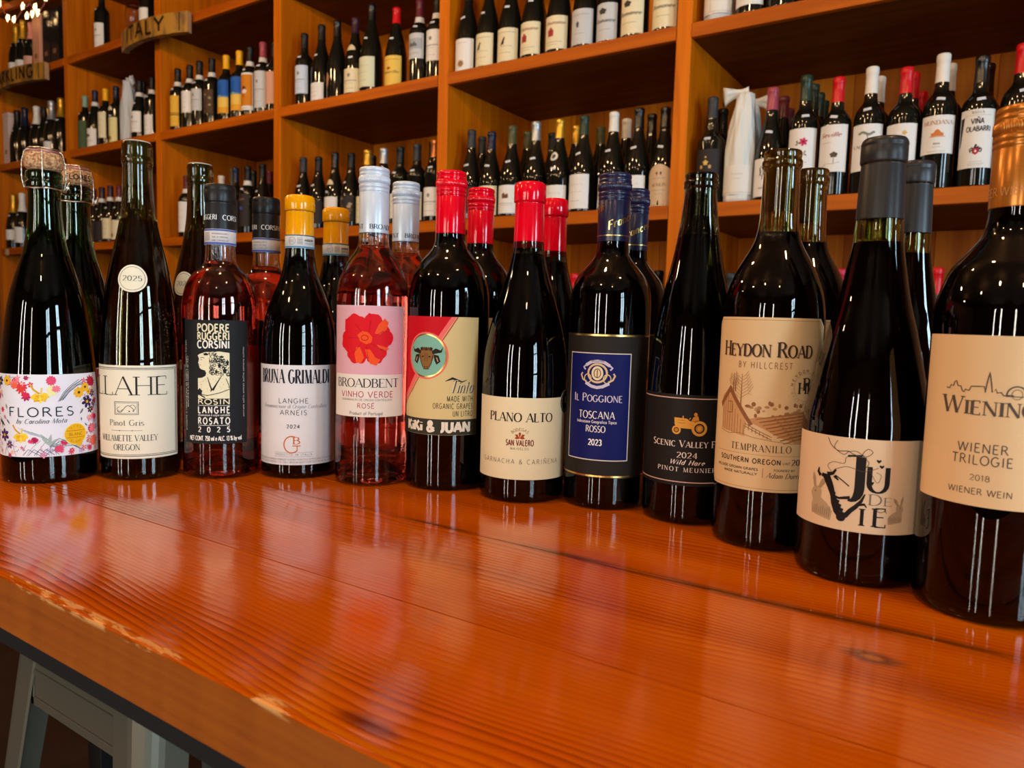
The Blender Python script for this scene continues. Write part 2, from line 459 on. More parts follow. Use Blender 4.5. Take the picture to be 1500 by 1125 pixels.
def glyph(ch):
    if ch in _cache: return _cache[ch]
    w, s = GL.get(ch, GL['o'])
    st = []
    for part in s.split('|'):
        if not part: continue
        thin = part.startswith('!'); part = part.lstrip('!')
        pts = []; curved = False
        for tk in part.split():
            if tk[0] == '@':
                cx, cy, rx, ry, a0, a1 = [float(q) for q in tk[1:].split(',')]
                n = max(5, int(abs(a1-a0)/20))
                for i in range(n+1):
                    a = R(a0+(a1-a0)*i/n); p = (cx+rx*math.cos(a), cy+ry*math.sin(a))
                    if not pts or abs(p[0]-pts[-1][0])+abs(p[1]-pts[-1][1]) > .01: pts.append(p)
                curved = True
            else:
                p = tuple(float(q) for q in tk.split(','))
                if not pts or abs(p[0]-pts[-1][0])+abs(p[1]-pts[-1][1]) > .01: pts.append(p)
        st.append((pts, thin, curved))
    _cache[ch] = (w, st)
    return _cache[ch]


STY = {'serif': dict(T=.15, t=.045, s=1), 'serifb': dict(T=.19, t=.06, s=1), 'serifl': dict(T=.10, t=.035, s=1), 'sans': dict(T=.12, t=.12, s=0), 'sansl': dict(T=.085, t=.085, s=0),
       'sansb': dict(T=.2, t=.2, s=0), 'fat': dict(T=.33, t=.28, s=0), 'script': dict(T=.13, t=.05, s=0, sl=.38), 'scriptb': dict(T=.2, t=.08, s=0, sl=.4), 'flare': dict(T=.17, t=.08, s=0),
       'didone': dict(T=.22, t=.05, s=1)}


class Decal:
    """flat print wrapped on a bottle: (u, v) in millimetres, u along the girth, v = height above the base"""
    def __init__(s, rfun, Rn, off=0.00045):
        s.rf = rfun; s.R = Rn; s.off = off; s.v = []; s.f = []; s.m = []; s.mats = []; s.dev = 0; s.arc = None

    def mi(s, mat):
        if isinstance(mat, str): mat = ink(mat)
        if mat not in s.mats: s.mats.append(mat)
        return s.mats.index(mat)

    def P(s, u, v, lay):
        r = s.rf(v/1000)+s.off+lay*0.00007
        a = u/1000/s.R
        return (r*math.sin(a), -r*math.cos(a), v/1000)

    def quad(s, pts, mat, lay=1):
        i = len(s.v)
        s.v += [s.P(u, v, lay) for u, v in pts]
        s.f.append(tuple(range(i, i+len(pts)))); s.m.append(s.mi(mat))

    def poly(s, pts, mat, lay=1, mx=4.0):
        pts = list(pts)
        tris = tessellate_polygon([[Vector((p[0], p[1], 0)) for p in pts]])
        stack = [[pts[i] for i in t] for t in tris]
        while stack:
            t = stack.pop()
            L3 = [abs(t[i][0]-t[(i+1) % 3][0]) for i in range(3)]
            k = L3.index(max(L3))
            if L3[k] > mx:
                a, b_, c = t[k], t[(k+1) % 3], t[(k+2) % 3]
                m = ((a[0]+b_[0])/2, (a[1]+b_[1])/2)
                stack.append([a, m, c]); stack.append([m, b_, c])
            else:
                ar = (t[1][0]-t[0][0])*(t[2][1]-t[0][1])-(t[2][0]-t[0][0])*(t[1][1]-t[0][1])
                s.quad(t if ar > 0 else t[::-1], mat, lay)

    def rect(s, u0, u1, v0, v1, mat, lay=1):
        n = max(1, int(abs(u1-u0)/2.5))
        for i in range(n):
            a = u0+(u1-u0)*i/n; b_ = u0+(u1-u0)*(i+1)/n
            s.quad([(a, v0), (b_, v0), (b_, v1), (a, v1)], mat, lay)

    def frame(s, u0, u1, v0, v1, w, mat, lay=1):
        s.rect(u0, u1, v0, v0+w, mat, lay); s.rect(u0, u1, v1-w, v1, mat, lay)
        s.rect(u0, u0+w, v0+w, v1-w, mat, lay); s.rect(u1-w, u1, v0+w, v1-w, mat, lay)

    def line(s, pts, w, mat, lay=2, ws=None):
        Q = [pts[0]]
        W0 = [ws[0] if ws else w]
        for i in range(1, len(pts)):
            n = max(1, int(math.dist(pts[i-1], pts[i])/3))
            for k in range(1, n+1):
                t = k/n
                Q.append((pts[i-1][0]+(pts[i][0]-pts[i-1][0])*t, pts[i-1][1]+(pts[i][1]-pts[i-1][1])*t))
                W0.append((ws[i-1]+(ws[i]-ws[i-1])*t) if ws else w)
        n = len(Q); Lf = []; Rt = []
        for i in range(n):
            a = Q[max(i-1, 0)]; b_ = Q[min(i+1, n-1)]
            d = math.dist(a, b_) or 1e-9
            nx, ny = -(b_[1]-a[1])/d, (b_[0]-a[0])/d
            h = W0[i]/2
            Lf.append((Q[i][0]+nx*h, Q[i][1]+ny*h)); Rt.append((Q[i][0]-nx*h, Q[i][1]-ny*h))
        for i in range(n-1):
            s.quad([Rt[i], Rt[i+1], Lf[i+1], Lf[i]], mat, lay)

    def ring(s, u, v, rx, ry, w, mat, lay=2, a0=0, a1=360, n=40):
        s.line([(u+rx*math.cos(R(a0+(a1-a0)*i/n)), v+ry*math.sin(R(a0+(a1-a0)*i/n))) for i in range(n+1)], w, mat, lay)

    def disc(s, u, v, rx, ry, mat, lay=1, n=32):
        s.poly([(u+rx*math.cos(2*PI*i/n), v+ry*math.sin(2*PI*i/n)) for i in range(n)], mat, lay)

    def blob(s, u, v, rx, ry, mat, lay=1, n=26, am=.15, k=5, ph=0):
        s.poly([(u+rx*(1+am*math.sin(k*2*PI*i/n+ph)*random.uniform(.5, 1.2))*math.cos(2*PI*i/n), v+ry*(1+am*math.sin(k*2*PI*i/n+ph)*random.uniform(.5, 1.2))*math.sin(2*PI*i/n)) for i in range(n)], mat, lay)

    def flower(s, u, v, r, n, mat, core=None, lay=2, ph=0.0, fat=.34):
        for k in range(n):
            a = ph+2*PI*k/n; ca, sa = math.cos(a), math.sin(a)
            pts = [(0, 0), (.35, fat*.8), (.7, fat), (.95, fat*.45), (1, 0), (.95, -fat*.45), (.7, -fat), (.35, -fat*.8)]
            s.poly([(u+r*(x*ca-y*sa), v+r*(x*sa+y*ca)) for x, y in pts], mat, lay)
        if core: s.disc(u, v, r*.25, r*.25, core, lay+1, 10)

    def text(s, txt, u, v, h, mat, style='sans', width=None, align='c', sp=.14, lay=2, small=None, tf=None):
        """baseline centre at (u, v); h = cap height; width squeezes or stretches the line; small = scale of every letter but a word's first"""
        st = STY[style]; T, t = st['T'], st['t']; sl = st.get('sl', 0)
        x = 0; items = []; first = True
        for ch in txt:
            k = 1.0
            if small and not first and ch.isalpha(): k = small
            w, gs = glyph(ch)
            items.append((x, k, gs)); x += (w+sp)*k
            first = (ch == ' ')
        tot = x-sp
        kx = (width/(tot*h)) if width else 1.0
        x0 = u-(tot*h*kx)/2 if align == 'c' else (u if align == 'l' else u-tot*h*kx)
        for gx, k, gs in items:
            for pts, thin, curved in gs:
                P2 = []; ws = []
                for i, p in enumerate(pts):
                    a = pts[max(i-1, 0)]; b_ = pts[min(i+1, len(pts)-1)]
                    d = math.dist(a, b_) or 1e-9
                    sv = abs(b_[1]-a[1])/d
                    w = t if thin else (t+(T-t)*(sv**1.4))
                    P2.append(((gx+p[0]*k+p[1]*k*sl)*h*kx+x0, v+p[1]*k*h)); ws.append(w*h*(k**.5)*(min(kx, 1.0)**.5 if sv > .5 else 1))
                if tf: P2 = [tf(q) for q in P2]
                else: pass
                s.line(P2, 0, mat, lay, ws)
                if st['s'] and not curved and len(pts) == 2 and not tf:
                    a, b_ = pts
                    if abs(a[1]-b_[1]) > abs(a[0]-b_[0])*.8:
                        for p in pts:
                            if abs(p[1]) < .02 or abs(p[1]-1) < .02:
                                # skip inner joins of A, V, W, M, N
                                joins = sum(1 for q, _, _ in gs for e in (q[0], q[-1]) if math.dist(e, p) < .03)
                                if joins > 1 and not (p[0] < .12): continue
                                cx = (gx+p[0]*k)*h*kx+x0; cy = v+p[1]*k*h
                                sg = 1 if p[1] < .5 else -1
                                hw = (.13 if thin else .17)*h*k*min(kx, 1)
                                s.quad([(cx-hw, cy-(t*h*k if sg < 0 else 0)), (cx+hw, cy-(t*h*k if sg < 0 else 0)), (cx+hw, cy+(t*h*k if sg > 0 else 0)), (cx-hw, cy+(t*h*k if sg > 0 else 0))], mat, lay)
                    elif abs(a[1]-b_[1]) < .02 and max(a[0], b_[0]) > .4:
                        e = a if a[0] > b_[0] else b_
                        if sum(1 for q, _, _ in gs for z in (q[0], q[-1]) if math.dist(z, e) < .03) == 1 and (abs(e[1]) < .03 or abs(e[1]-1) < .03):
                            cx = (gx+e[0]*k)*h*kx+x0; cy = v+e[1]*k*h; dr = 1 if e[1] < .5 else -1
                            y0, y1 = sorted((cy, cy+dr*.16*h*k))
                            s.quad([(cx-t*h*k, y0), (cx, y0), (cx, y1), (cx-t*h*k, y1)], mat, lay)

    def arctext(s, txt, u, v, rad, h, mat, style='sans', a0=150, a1=30, lay=2):
        """letters along a circle from angle a0 to a1"""
        n = len(txt)
        for i, ch in enumerate(txt):
            if ch == ' ': continue
            a = R(a0+(a1-a0)*i/max(n-1, 1))
            inv = a0 < a1
            th = a-PI/2 if not inv else a+PI/2
            cx, cy = u+rad*math.cos(a), v+rad*math.sin(a)

            def tf(q, cx=cx, cy=cy, th=th):
                return (cx+q[0]*math.cos(th)-q[1]*math.sin(th), cy+q[0]*math.sin(th)+q[1]*math.cos(th))
            s.text(ch, 0, -h/2, h, mat, style, lay=lay, tf=tf)

    def build(s, name, parent):
        if not s.v: return None
        o = pydata(name, s.v, s.f, None, parent)
        for m in s.mats: o.data.materials.append(m)
        o.data.polygons.foreach_set('material_index', s.m)
        return o


def label_sheet(name, prof, z0, z1, half, off, mat, parent, clip=0.0, round_=0.0, segs=None, uc=0.0):
    """paper label wrapped round the bottle; half = half width (m). clip cuts the corners, round_ rounds them"""
    Rn = prof.r((z0+z1)/2)
    nu = segs or 56; nv = 12
    v = []; f = []
    cr = clip or round_
    vs = [z0+(z1-z0)*j/nv for j in range(nv+1)]
    if cr:
        vs = sorted(set([z0, z0+cr*.15, z0+cr*.35, z0+cr*.6, z0+cr, z1-cr, z1-cr*.6, z1-cr*.35, z1-cr*.15, z1]+vs[2:-2]))
    for z in vs:
        d = min(z-z0, z1-z)
        h = half
        if cr and d < cr:
            h = half-(cr-d) if clip else half-(cr-math.sqrt(max(cr*cr-(cr-d)**2, 0)))
        for i in range(nu+1):
            u = uc-h+2*h*i/nu; a = u/Rn; r = prof.r(z)+off
            v.append((r*math.sin(a), -r*math.cos(a), z))
    for j in range(len(vs)-1):
        for i in range(nu):
            a = j*(nu+1)+i; f.append((a, a+1, a+nu+2, a+nu+1))
    return pydata(name, v, f, mat, parent, True)


def dup(root, loc, rz, label):
    c = root.copy(); col.objects.link(c); c.location = loc; c.rotation_euler = (0, 0, rz); c['label'] = label
    for ch in list(root.children):
        k = ch.copy(); col.objects.link(k); k.parent = c
        for g in list(ch.children):
            q = g.copy(); col.objects.link(q); q.parent = k
    return c


def facing(x, y, off):
    """rotation that turns a bottle's front (-Y) to the camera plus off degrees"""
    return math.atan2(-y, -x)+PI/2+R(off)


# ------------------------------------------------------------------ the room
WALL = pm('ochre_wall', '#8a5a34', 0.9)
DARKWALL = pm('brown_wall', '#5a3a26', 0.9)
CEIL = pm('ceiling_paint', '#5d4a3c', 0.9)


def floor_mat():
    m = pm('dark_floor', (0.02, 0.012, 0.009), 0.45)
    nt = m.node_tree; N = nt.nodes; L = nt.links.new
    tc = N.new('ShaderNodeTexCoord'); nz = N.new('ShaderNodeTexNoise'); nz.inputs['Scale'].default_value = 6
    cr = N.new('ShaderNodeValToRGB'); cr.color_ramp.elements[0].color = (0.012, 0.006, 0.004, 1); cr.color_ramp.elements[1].color = (0.04, 0.02, 0.014, 1)
    L(tc.outputs['Object'], nz.inputs['Vector']); L(nz.outputs['Fac'], cr.inputs['Fac']); L(cr.outputs['Color'], N['Principled BSDF'].inputs['Base Color'])
    return m


FZ, CZ = -1.07, 1.98
WY = 2.0217
BACK = 2.56
struct(box('floor', -5.6, 3.3, -4.0, 2.75, FZ-0.1, FZ, floor_mat()))
struct(box('ceiling', -5.6, 3.3, -4.0, 2.75, CZ, CZ+0.1, CEIL))
struct(box('wall_back', -5.6, 3.3, 2.62, 2.75, FZ, CZ, WALL))
struct(box('wall_left', -5.7, -5.6, -4.0, 2.75, FZ, CZ, WALL))
# right wall and street wall with window openings


def wall_with_holes(name, axis, c0, c1, a0, a1, holes, mat):
    bm = bmesh.new()
    cuts = sorted(holes)
    p = a0

    def add(u0, u1, z0, z1):
        if u1-u0 < 1e-4 or z1-z0 < 1e-4: return
        if axis == 'x': box_bm(bm, c0, c1, u0, u1, z0, z1)
        else: box_bm(bm, u0, u1, c0, c1, z0, z1)
    for h0, h1, z0, z1 in cuts:
        add(p, h0, FZ, CZ); add(h0, h1, FZ, z0); add(h0, h1, z1, CZ); p = h1
    add(p, a1, FZ, CZ)
    return struct(from_bm(name, bm, mat))


wall_with_holes('wall_right', 'x', 3.3, 3.4, -4.0, 2.75, [(-2.0, -1.1, -0.65, 1.65), (0.22, 0.88, -0.65, 1.65)], DARKWALL)
wall_with_holes('wall_front', 'y', -4.1, -4.0, -5.7, 3.4, [(-1.64, -1.46, -0.6, 1.6), (-0.84, -0.66, -0.6, 1.6), (0.84, 1.06, -0.6, 1.6)], DARKWALL)
FRAME = pm('window_frame_paint', '#2a1c14', 0.5)
n = 0
for y0, y1 in ((-2.0, -1.1), (0.22, 0.88)):
    n += 1
    bm = bmesh.new()
    for yy in (y0, (y0+y1)/2-0.025, y1-0.05): box_bm(bm, 3.3, 3.38, yy, yy+0.05, -0.65, 1.65)
    for zz in (-0.65, 0.15, 1.0, 1.60): box_bm(bm, 3.3, 3.38, y0, y1, zz, zz+0.05)
    struct(from_bm('window_%d' % n, bm, FRAME))

# ------------------------------------------------------------------ wall of shelves
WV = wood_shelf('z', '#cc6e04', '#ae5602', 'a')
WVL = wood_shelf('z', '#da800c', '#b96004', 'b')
WH_SHADED = wood_shelf('x', '#6e3a0e', '#522a08', 'a')  # board wood darkened: shade of the undersides put into the colour
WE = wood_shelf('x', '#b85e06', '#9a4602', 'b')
UPX = [-5.10, -4.252, -3.392, -2.536, -1.664, -0.801, 0.085]
SH_T = 0.039
ROWS = {'v': 1.90, 'u': 1.4886, 't': 1.0033, 'm': 0.5088, 'b': 0.0143, 'c': -0.50, 'd': -0.98}
shelf = empty('wine_shelving', ((UPX[0]+UPX[-1])/2, WY, FZ), 0, 'tall orange wooden wall of wine shelves behind the counter', 'shelving')
SO = Vector(shelf.location)


def sbox(name, x0, x1, y0, y1, z0, z1, mat, bev=0.0):
    o = box(name, x0-SO.x, x1-SO.x, y0-SO.y, y1-SO.y, z0-SO.z, z1-SO.z, mat, shelf, bev)
    return o


for i, x in enumerate(UPX):
    sbox('upright', x-0.022, x+0.022, WY+0.004, BACK, FZ+0.0, CZ-0.01, WV, 0.0015)
for i in range(len(UPX)-1):
    for k, z in ROWS.items():
        sbox('shelf_board', UPX[i]+0.0225, UPX[i+1]-0.0225, WY+0.0192, BACK-0.001, z-SH_T, z, WH_SHADED, 0.0008)
        sbox('shelf_nosing', UPX[i]+0.0225, UPX[i+1]-0.0225, WY, WY+0.019, z-SH_T, z, WE, 0.0015)  # separate front strip keeps the lighter wood tone, without the boards' painted shade
    nb = 7
    for j in range(nb):
        a = UPX[i]-0.02+(UPX[i+1]-UPX[i])*j/nb; b_ = UPX[i]-0.02+(UPX[i+1]-UPX[i])*(j+1)/nb
        sbox('back_board', a+0.0003, b_-0.0003, BACK+0.0005, BACK+0.02+0.001*((j*7) % 3), FZ, CZ-0.01, WV if (j*5+i) % 3 else WVL, 0.0012)
for i in range(3, 6):      # boards that line the uprights, glued edge to edge
    pass

# price card clipped on a shelf edge
pc = box('price_card', -4.999-0.02, -4.999+0.02, WY-0.003, WY-0.0008, 0.466, 0.502, pm('card', '#b5a48c', 0.7), None)
tag(pc, 'small cream price card hanging on the lower shelf edge at far left', 'price card')

# ------------------------------------------------------------------ the counter
TW = table_wood()
TOPD = 0.0375
counter = empty('wooden_counter', (-0.3, 0.6, FZ), 0, 'glossy orange-red varnished plank counter with a worn front edge', 'counter')
TX0, TX1 = -1.9, 1.15
seams = [0.2035, 0.326, 0.4645, 0.62, 0.78, 0.93]
for j in range(5):
    y0, y1 = seams[j], seams[j+1]
    bm = bmesh.new()
    n = 1 if j else 1
    g = 0.00015
    box_bm(bm, TX0, TX1, y0+(g if j else 0), y1-(g if j < 4 else 0), -TOPD, 0)
    es = [e for e in bm.edges if all(v.co.z > -1e-5 for v in e.verts) and abs(e.verts[0].co.y-e.verts[1].co.y) < 1e-5]
    if j == 0:
        front = [e for e in es if e.verts[0].co.y < 0.21]; rest = [e for e in es if e not in front]
        bmesh.ops.bevel(bm, geom=rest, offset=0.0004, segments=2, affect='EDGES')
        front = [e for e in bm.edges if all(v.co.z > -1e-5 and v.co.y < 0.2036 for v in e.verts) and abs(e.verts[0].co.x-e.verts[1].co.x) > 1]
        bmesh.ops.bevel(bm, geom=front, offset=0.0028, segments=4, affect='EDGES')
    else:
        bmesh.ops.bevel(bm, geom=es, offset=0.0004, segments=2, affect='EDGES')
    for v in bm.verts: v.co -= Vector(counter.location)
    p = from_bm('plank', bm, TW, counter)
STEEL = pm('black_steel', (0.012, 0.012, 0.013), 0.45)


def cbox(name, x0, x1, y0, y1, z0, z1, mat, bev=0.0):
    l = counter.location
    return box(name, x0-l.x, x1-l.x, y0-l.y, y1-l.y, z0-l.z, z1-l.z, mat, counter, bev)


cbox('steel_frame', TX0+.01, TX1-.01, 0.2065, 0.26, -TOPD-0.014, -TOPD, STEEL, 0.001)
cbox('steel_frame', TX0+.01, TX1-.01, 0.87, 0.925, -TOPD-0.04, -TOPD, STEEL, 0.001)
for x in (TX0+0.15, TX1-0.15):
    for y in (0.23, 0.88): cbox('leg', x-.03, x+.03, y-.02, y+.03, FZ, -TOPD-0.014, STEEL, 0.002)

# ------------------------------------------------------------------ metal stool under the counter
GUN = pm('grey_steel_stool', (0.21, 0.18, 0.13), 0.42, 0.6)


def make_stool():
    S = 0.16; ZT = -0.288-FZ      # half size of the seat, seat height above floor
    t = empty('bar_stool', (-0.945, 0.60, FZ), 0, 'grey galvanised metal bar stool tucked under the counter', 'stool')
    # seat: pressed sheet with rounded corners and rolled rim
    bm = bmesh.new()
    def ring(h, z, cr):
        vs = []
        for q in range(4):
            cx = (h-cr)*(1 if q in (0, 3) else -1); cy = (h-cr)*(1 if q in (0, 1) else -1)
            for k in range(6):
                a = PI/2*q+PI/2*k/5
                vs.append(bm.verts.new((cx+cr*math.cos(a), cy+cr*math.sin(a), z)))
        return vs
    rs = [ring(.02, ZT-.006, .015), ring(.07, ZT-.004, .02), ring(S-.03, ZT-.002, .03), ring(S-.008, ZT, .035), ring(S-.001, ZT-.003, .037), ring(S+.001, ZT-.010, .037), ring(S, ZT-.014, .037)]
    bm.faces.new(rs[0])
    for A, B in zip(rs[:-1], rs[1:]):
        for k in range(24): bm.faces.new((A[k], B[k], B[(k+1) % 24], A[(k+1) % 24]))
    from_bm('seat', bm, GUN, t, True)
    # apron: four slightly splayed panels, each with a raised border
    for q in range(4):
        bm = bmesh.new(); m = Matrix.Rotation(PI/2*q, 4, 'Z')
        z1, z0 = ZT-.012, ZT-.075
        def pan(u0, u1, za, zb, d, th=.0022):
            box_bm(bm, u0, u1, -S-d-th, -S-d, za, zb, 0.0008)
        pan(-S+.05, S-.05, z0, z1, -.002)
        pan(-S+.05, S-.05, z0, z0+.012, -.0002); pan(-S+.05, S-.05, z1-.022, z1-.012, -.0002)
        pan(-S+.05, -S+.058, z0, z1-.012, -.0002); pan(S-.058, S-.05, z0, z1-.012, -.0002)
        bmesh.ops.transform(bm, matrix=m, verts=bm.verts)
        from_bm('apron_panel', bm, GUN, t)
    # legs: folded sheet, wide at the top, tapering and splaying to the foot
    for q in range(4):
        m = Matrix.Rotation(PI/2*q, 4, 'Z'); v = []; f = []
        for i in range(9):
            s = i/8; z = (ZT-.012)*(1-s); sp = S+0.075*s+.002; w = .062*(1-s)+.030*s; cr = .03*(1-s)+.012*s
            sec = [(-sp+w, -sp)]+[(-sp+cr-cr*math.sin(R(a)), -sp+cr-cr*math.cos(R(a))) for a in range(0, 91, 15)]+[(-sp, -sp+w)]
            inn = [(x+.0025*(1 if k < 4 else 1), y+.0025) for k, (x, y) in enumerate(sec)][::-1]
            for x, y in sec+inn: v.append(m @ Vector((x, y, max(z, 0.001))))
        L_ = len(sec)*2
        for i in range(8):
            for k in range(L_): f.append((i*L_+k, i*L_+(k+1) % L_, (i+1)*L_+(k+1) % L_, (i+1)*L_+k))
        f.append(tuple(range(L_))); f.append(tuple(range(8*L_, 9*L_))[::-1])
        pydata('leg', v, f, GUN, t, False)
    zf = 0.30; sp = S+0.045
    for q in range(4):
        m = Matrix.Rotation(PI/2*q, 4, 'Z')
        tube('footrest_bar', [m @ Vector((-sp, -sp+.004, zf)), m @ Vector((sp, -sp+.004, zf))], .007, GUN, t, 10)
    zf = ZT-.085
    tube('cross_brace', [Vector((-S, -S, zf)), Vector((S, S, zf))], .005, GUN, t, 8)
    tube('cross_brace', [Vector((-S, S, zf-.012)), Vector((S, -S, zf-.012))], .005, GUN, t, 8)
    return t


stool = make_stool()
# ------------------------------------------------------------------ bottles in front
SEG = 96


def make_glass(t, prof, H, gm, wm, fill, punt=0.018):
    P = prof
    out = [(0, punt), (0.010, punt*.9), (P.r(0)*.62, punt*.35), (P.r(0)*.86, 0.0012), (P.r(0)*.95, 0.0)] + P.p
    neck = min(z for r, z in P.p if r < 0.0168 and z > .12)

    def ri(z):
        if z >= neck: return 0.0098
        return max(0.0098, P.r(z)-0.0034)
    inner = [(0.0098, P.p[-1][1]-.0006)] + [(ri(z), z) for r, z in P.p[::-1] if 0.0115 < z < P.p[-1][1]-.003]
    rb = ri(0.012)
    inner += [(rb*.97, 0.0095), (rb*.9, 0.0078), (rb*.6, punt*.55+0.0045), (.010, punt+.005), (0, punt+.0055)]
    lathe('glass', out+inner, SEG, gm, t)
    if wm is not None:
        e = 0.0004
        w = [(0, punt+.0051), (.010, punt+.0046), (rb*.6, punt*.55+.0041), (rb*.9, .0074), (rb*.97+e, .0093)]
        zs = sorted([z for r, z in P.p if .0115 < z < fill])
        w += [(ri(z)+e, z) for z in zs]+[(ri(fill)+e, fill), (ri(fill)*.9, fill-.0006), (0, fill-.0006)]
        lathe('wine', w, SEG, wm, t)


def capsule(t, H, zb, r, mat, bead=0.0, beadh=0.017, rb=None, name='capsule', flare=0.0, groove=False):
    """foil capsule: top disc, optional bead over the lip, straight skirt"""
    rb = rb or r
    p = [(0, H), (r-.003, H), (r-.0012, H-.0004), (r-.0003, H-.0013), (r+bead, H-.0035)]
    if groove: p += [(r+bead, H-.005), (r+bead-.0004, H-.0056), (r+bead, H-.0064)]
    p += [(r+bead, H-beadh+.0015), (r+bead-.0003, H-beadh+.0006)]
    if bead or groove: p += [(r-.0005, H-beadh-.0002), (r-.0002, H-beadh-.0012)]
    p += [(rb, zb+.0006), (rb+.0001, zb), (rb-.0006, zb)]
    return lathe(name, p[::-1], SEG, mat, t)


def screwcap(t, H, zb, r, mat):
    k = r
    p = [(0, H), (k-.0022, H), (k-.0008, H-.0006), (k, H-.0018), (k, H-.0042), (k-.0007, H-.0048), (k-.0007, H-.0054), (k, H-.0060), (k, H-.0080), (k-.0006, H-.0086), (k+.0002, H-.0092)]
    q = [(k+.0002, H-.0162), (k-.0005, H-.0166), (k-.0005, H-.0172), (k+.0002, H-.0178), (k+.0002, H-.0205), (k-.0006, H-.0211), (k-.0001, H-.0218), (k-.0001, H-.0242), (k-.0006, H-.0248),
         (k-.0002, H-.0256), (k-.0002, zb+.0006), (k-.0002, zb), (k-.0009, zb)]
    c = lathe('screw_cap', (p+q)[::-1], SEG, mat, t)
    lathe('knurled_band', [(k, H-.0098), (k+.0005, H-.0102), (k+.0005, H-.0152), (k, H-.0156)][::-1], 360, mat, c, knurl=0.00022, kn=72)
    return c


def ring_fun(r):
    return lambda z: r


def front(label, xy, off, cat='wine bottle', name='wine_bottle', group='bottles lined up in front on the counter'):
    return empty(name, (xy[0], xy[1], 0), facing(xy[0], xy[1], off), label, cat, group)


CORK = pm('cork', '#b98c5e', 0.85)
CORKD = pm('cork_in_neck', '#6e5020', 0.8)
WIRE = pm('muselet_wire', (0.72, 0.62, 0.50), 0.3, 1.0)


def cork_mat():
    m = CORK; nt = m.node_tree; N = nt.nodes; L = nt.links.new
    tc = N.new('ShaderNodeTexCoord'); nz = N.new('ShaderNodeTexNoise'); nz.inputs['Scale'].default_value = 420; nz.inputs['Detail'].default_value = 4
    L(tc.outputs['Object'], nz.inputs['Vector'])
    cr = N.new('ShaderNodeValToRGB'); cr.color_ramp.elements[0].position = .38; cr.color_ramp.elements[0].color = (*rgb('#8a5a34'), 1)
    cr.color_ramp.elements[1].position = .62; cr.color_ramp.elements[1].color = (*rgb('#d9a878'), 1)
    L(nz.outputs['Fac'], cr.inputs['Fac']); L(cr.outputs['Color'], N['Principled BSDF'].inputs['Base Color'])
    bp = N.new('ShaderNodeBump'); bp.inputs['Strength'].default_value = .5; bp.inputs['Distance'].default_value = .0006
    L(nz.outputs['Fac'], bp.inputs['Height']); L(bp.outputs['Normal'], N['Principled BSDF'].inputs['Normal'])


cork_mat()
BG = 'pairs of wine bottles lined up on the counter'

# ---- 1 sparkling flores
PF = Prof([(41.5, .2), (42.6, 2.5), (42.95, 8), (42.95, 85), (41.9, 104), (39.4, 130), (36.6, 155), (32.8, 180), (26.4, 204), (20.8, 222), (17.2, 240), (15.2, 258), (14.3, 275), (14.2, 286), (14.6, 287.5), (16.3, 288.5), (16.5, 290.5), (16.4, 293), (15.0, 294.2), (14.8, 296), (15.7, 297.2), (16.0, 299.5), (15.8, 302.5), (14.8, 304.4), (12.5, 304.8), (10.2, 304.6)], 3)


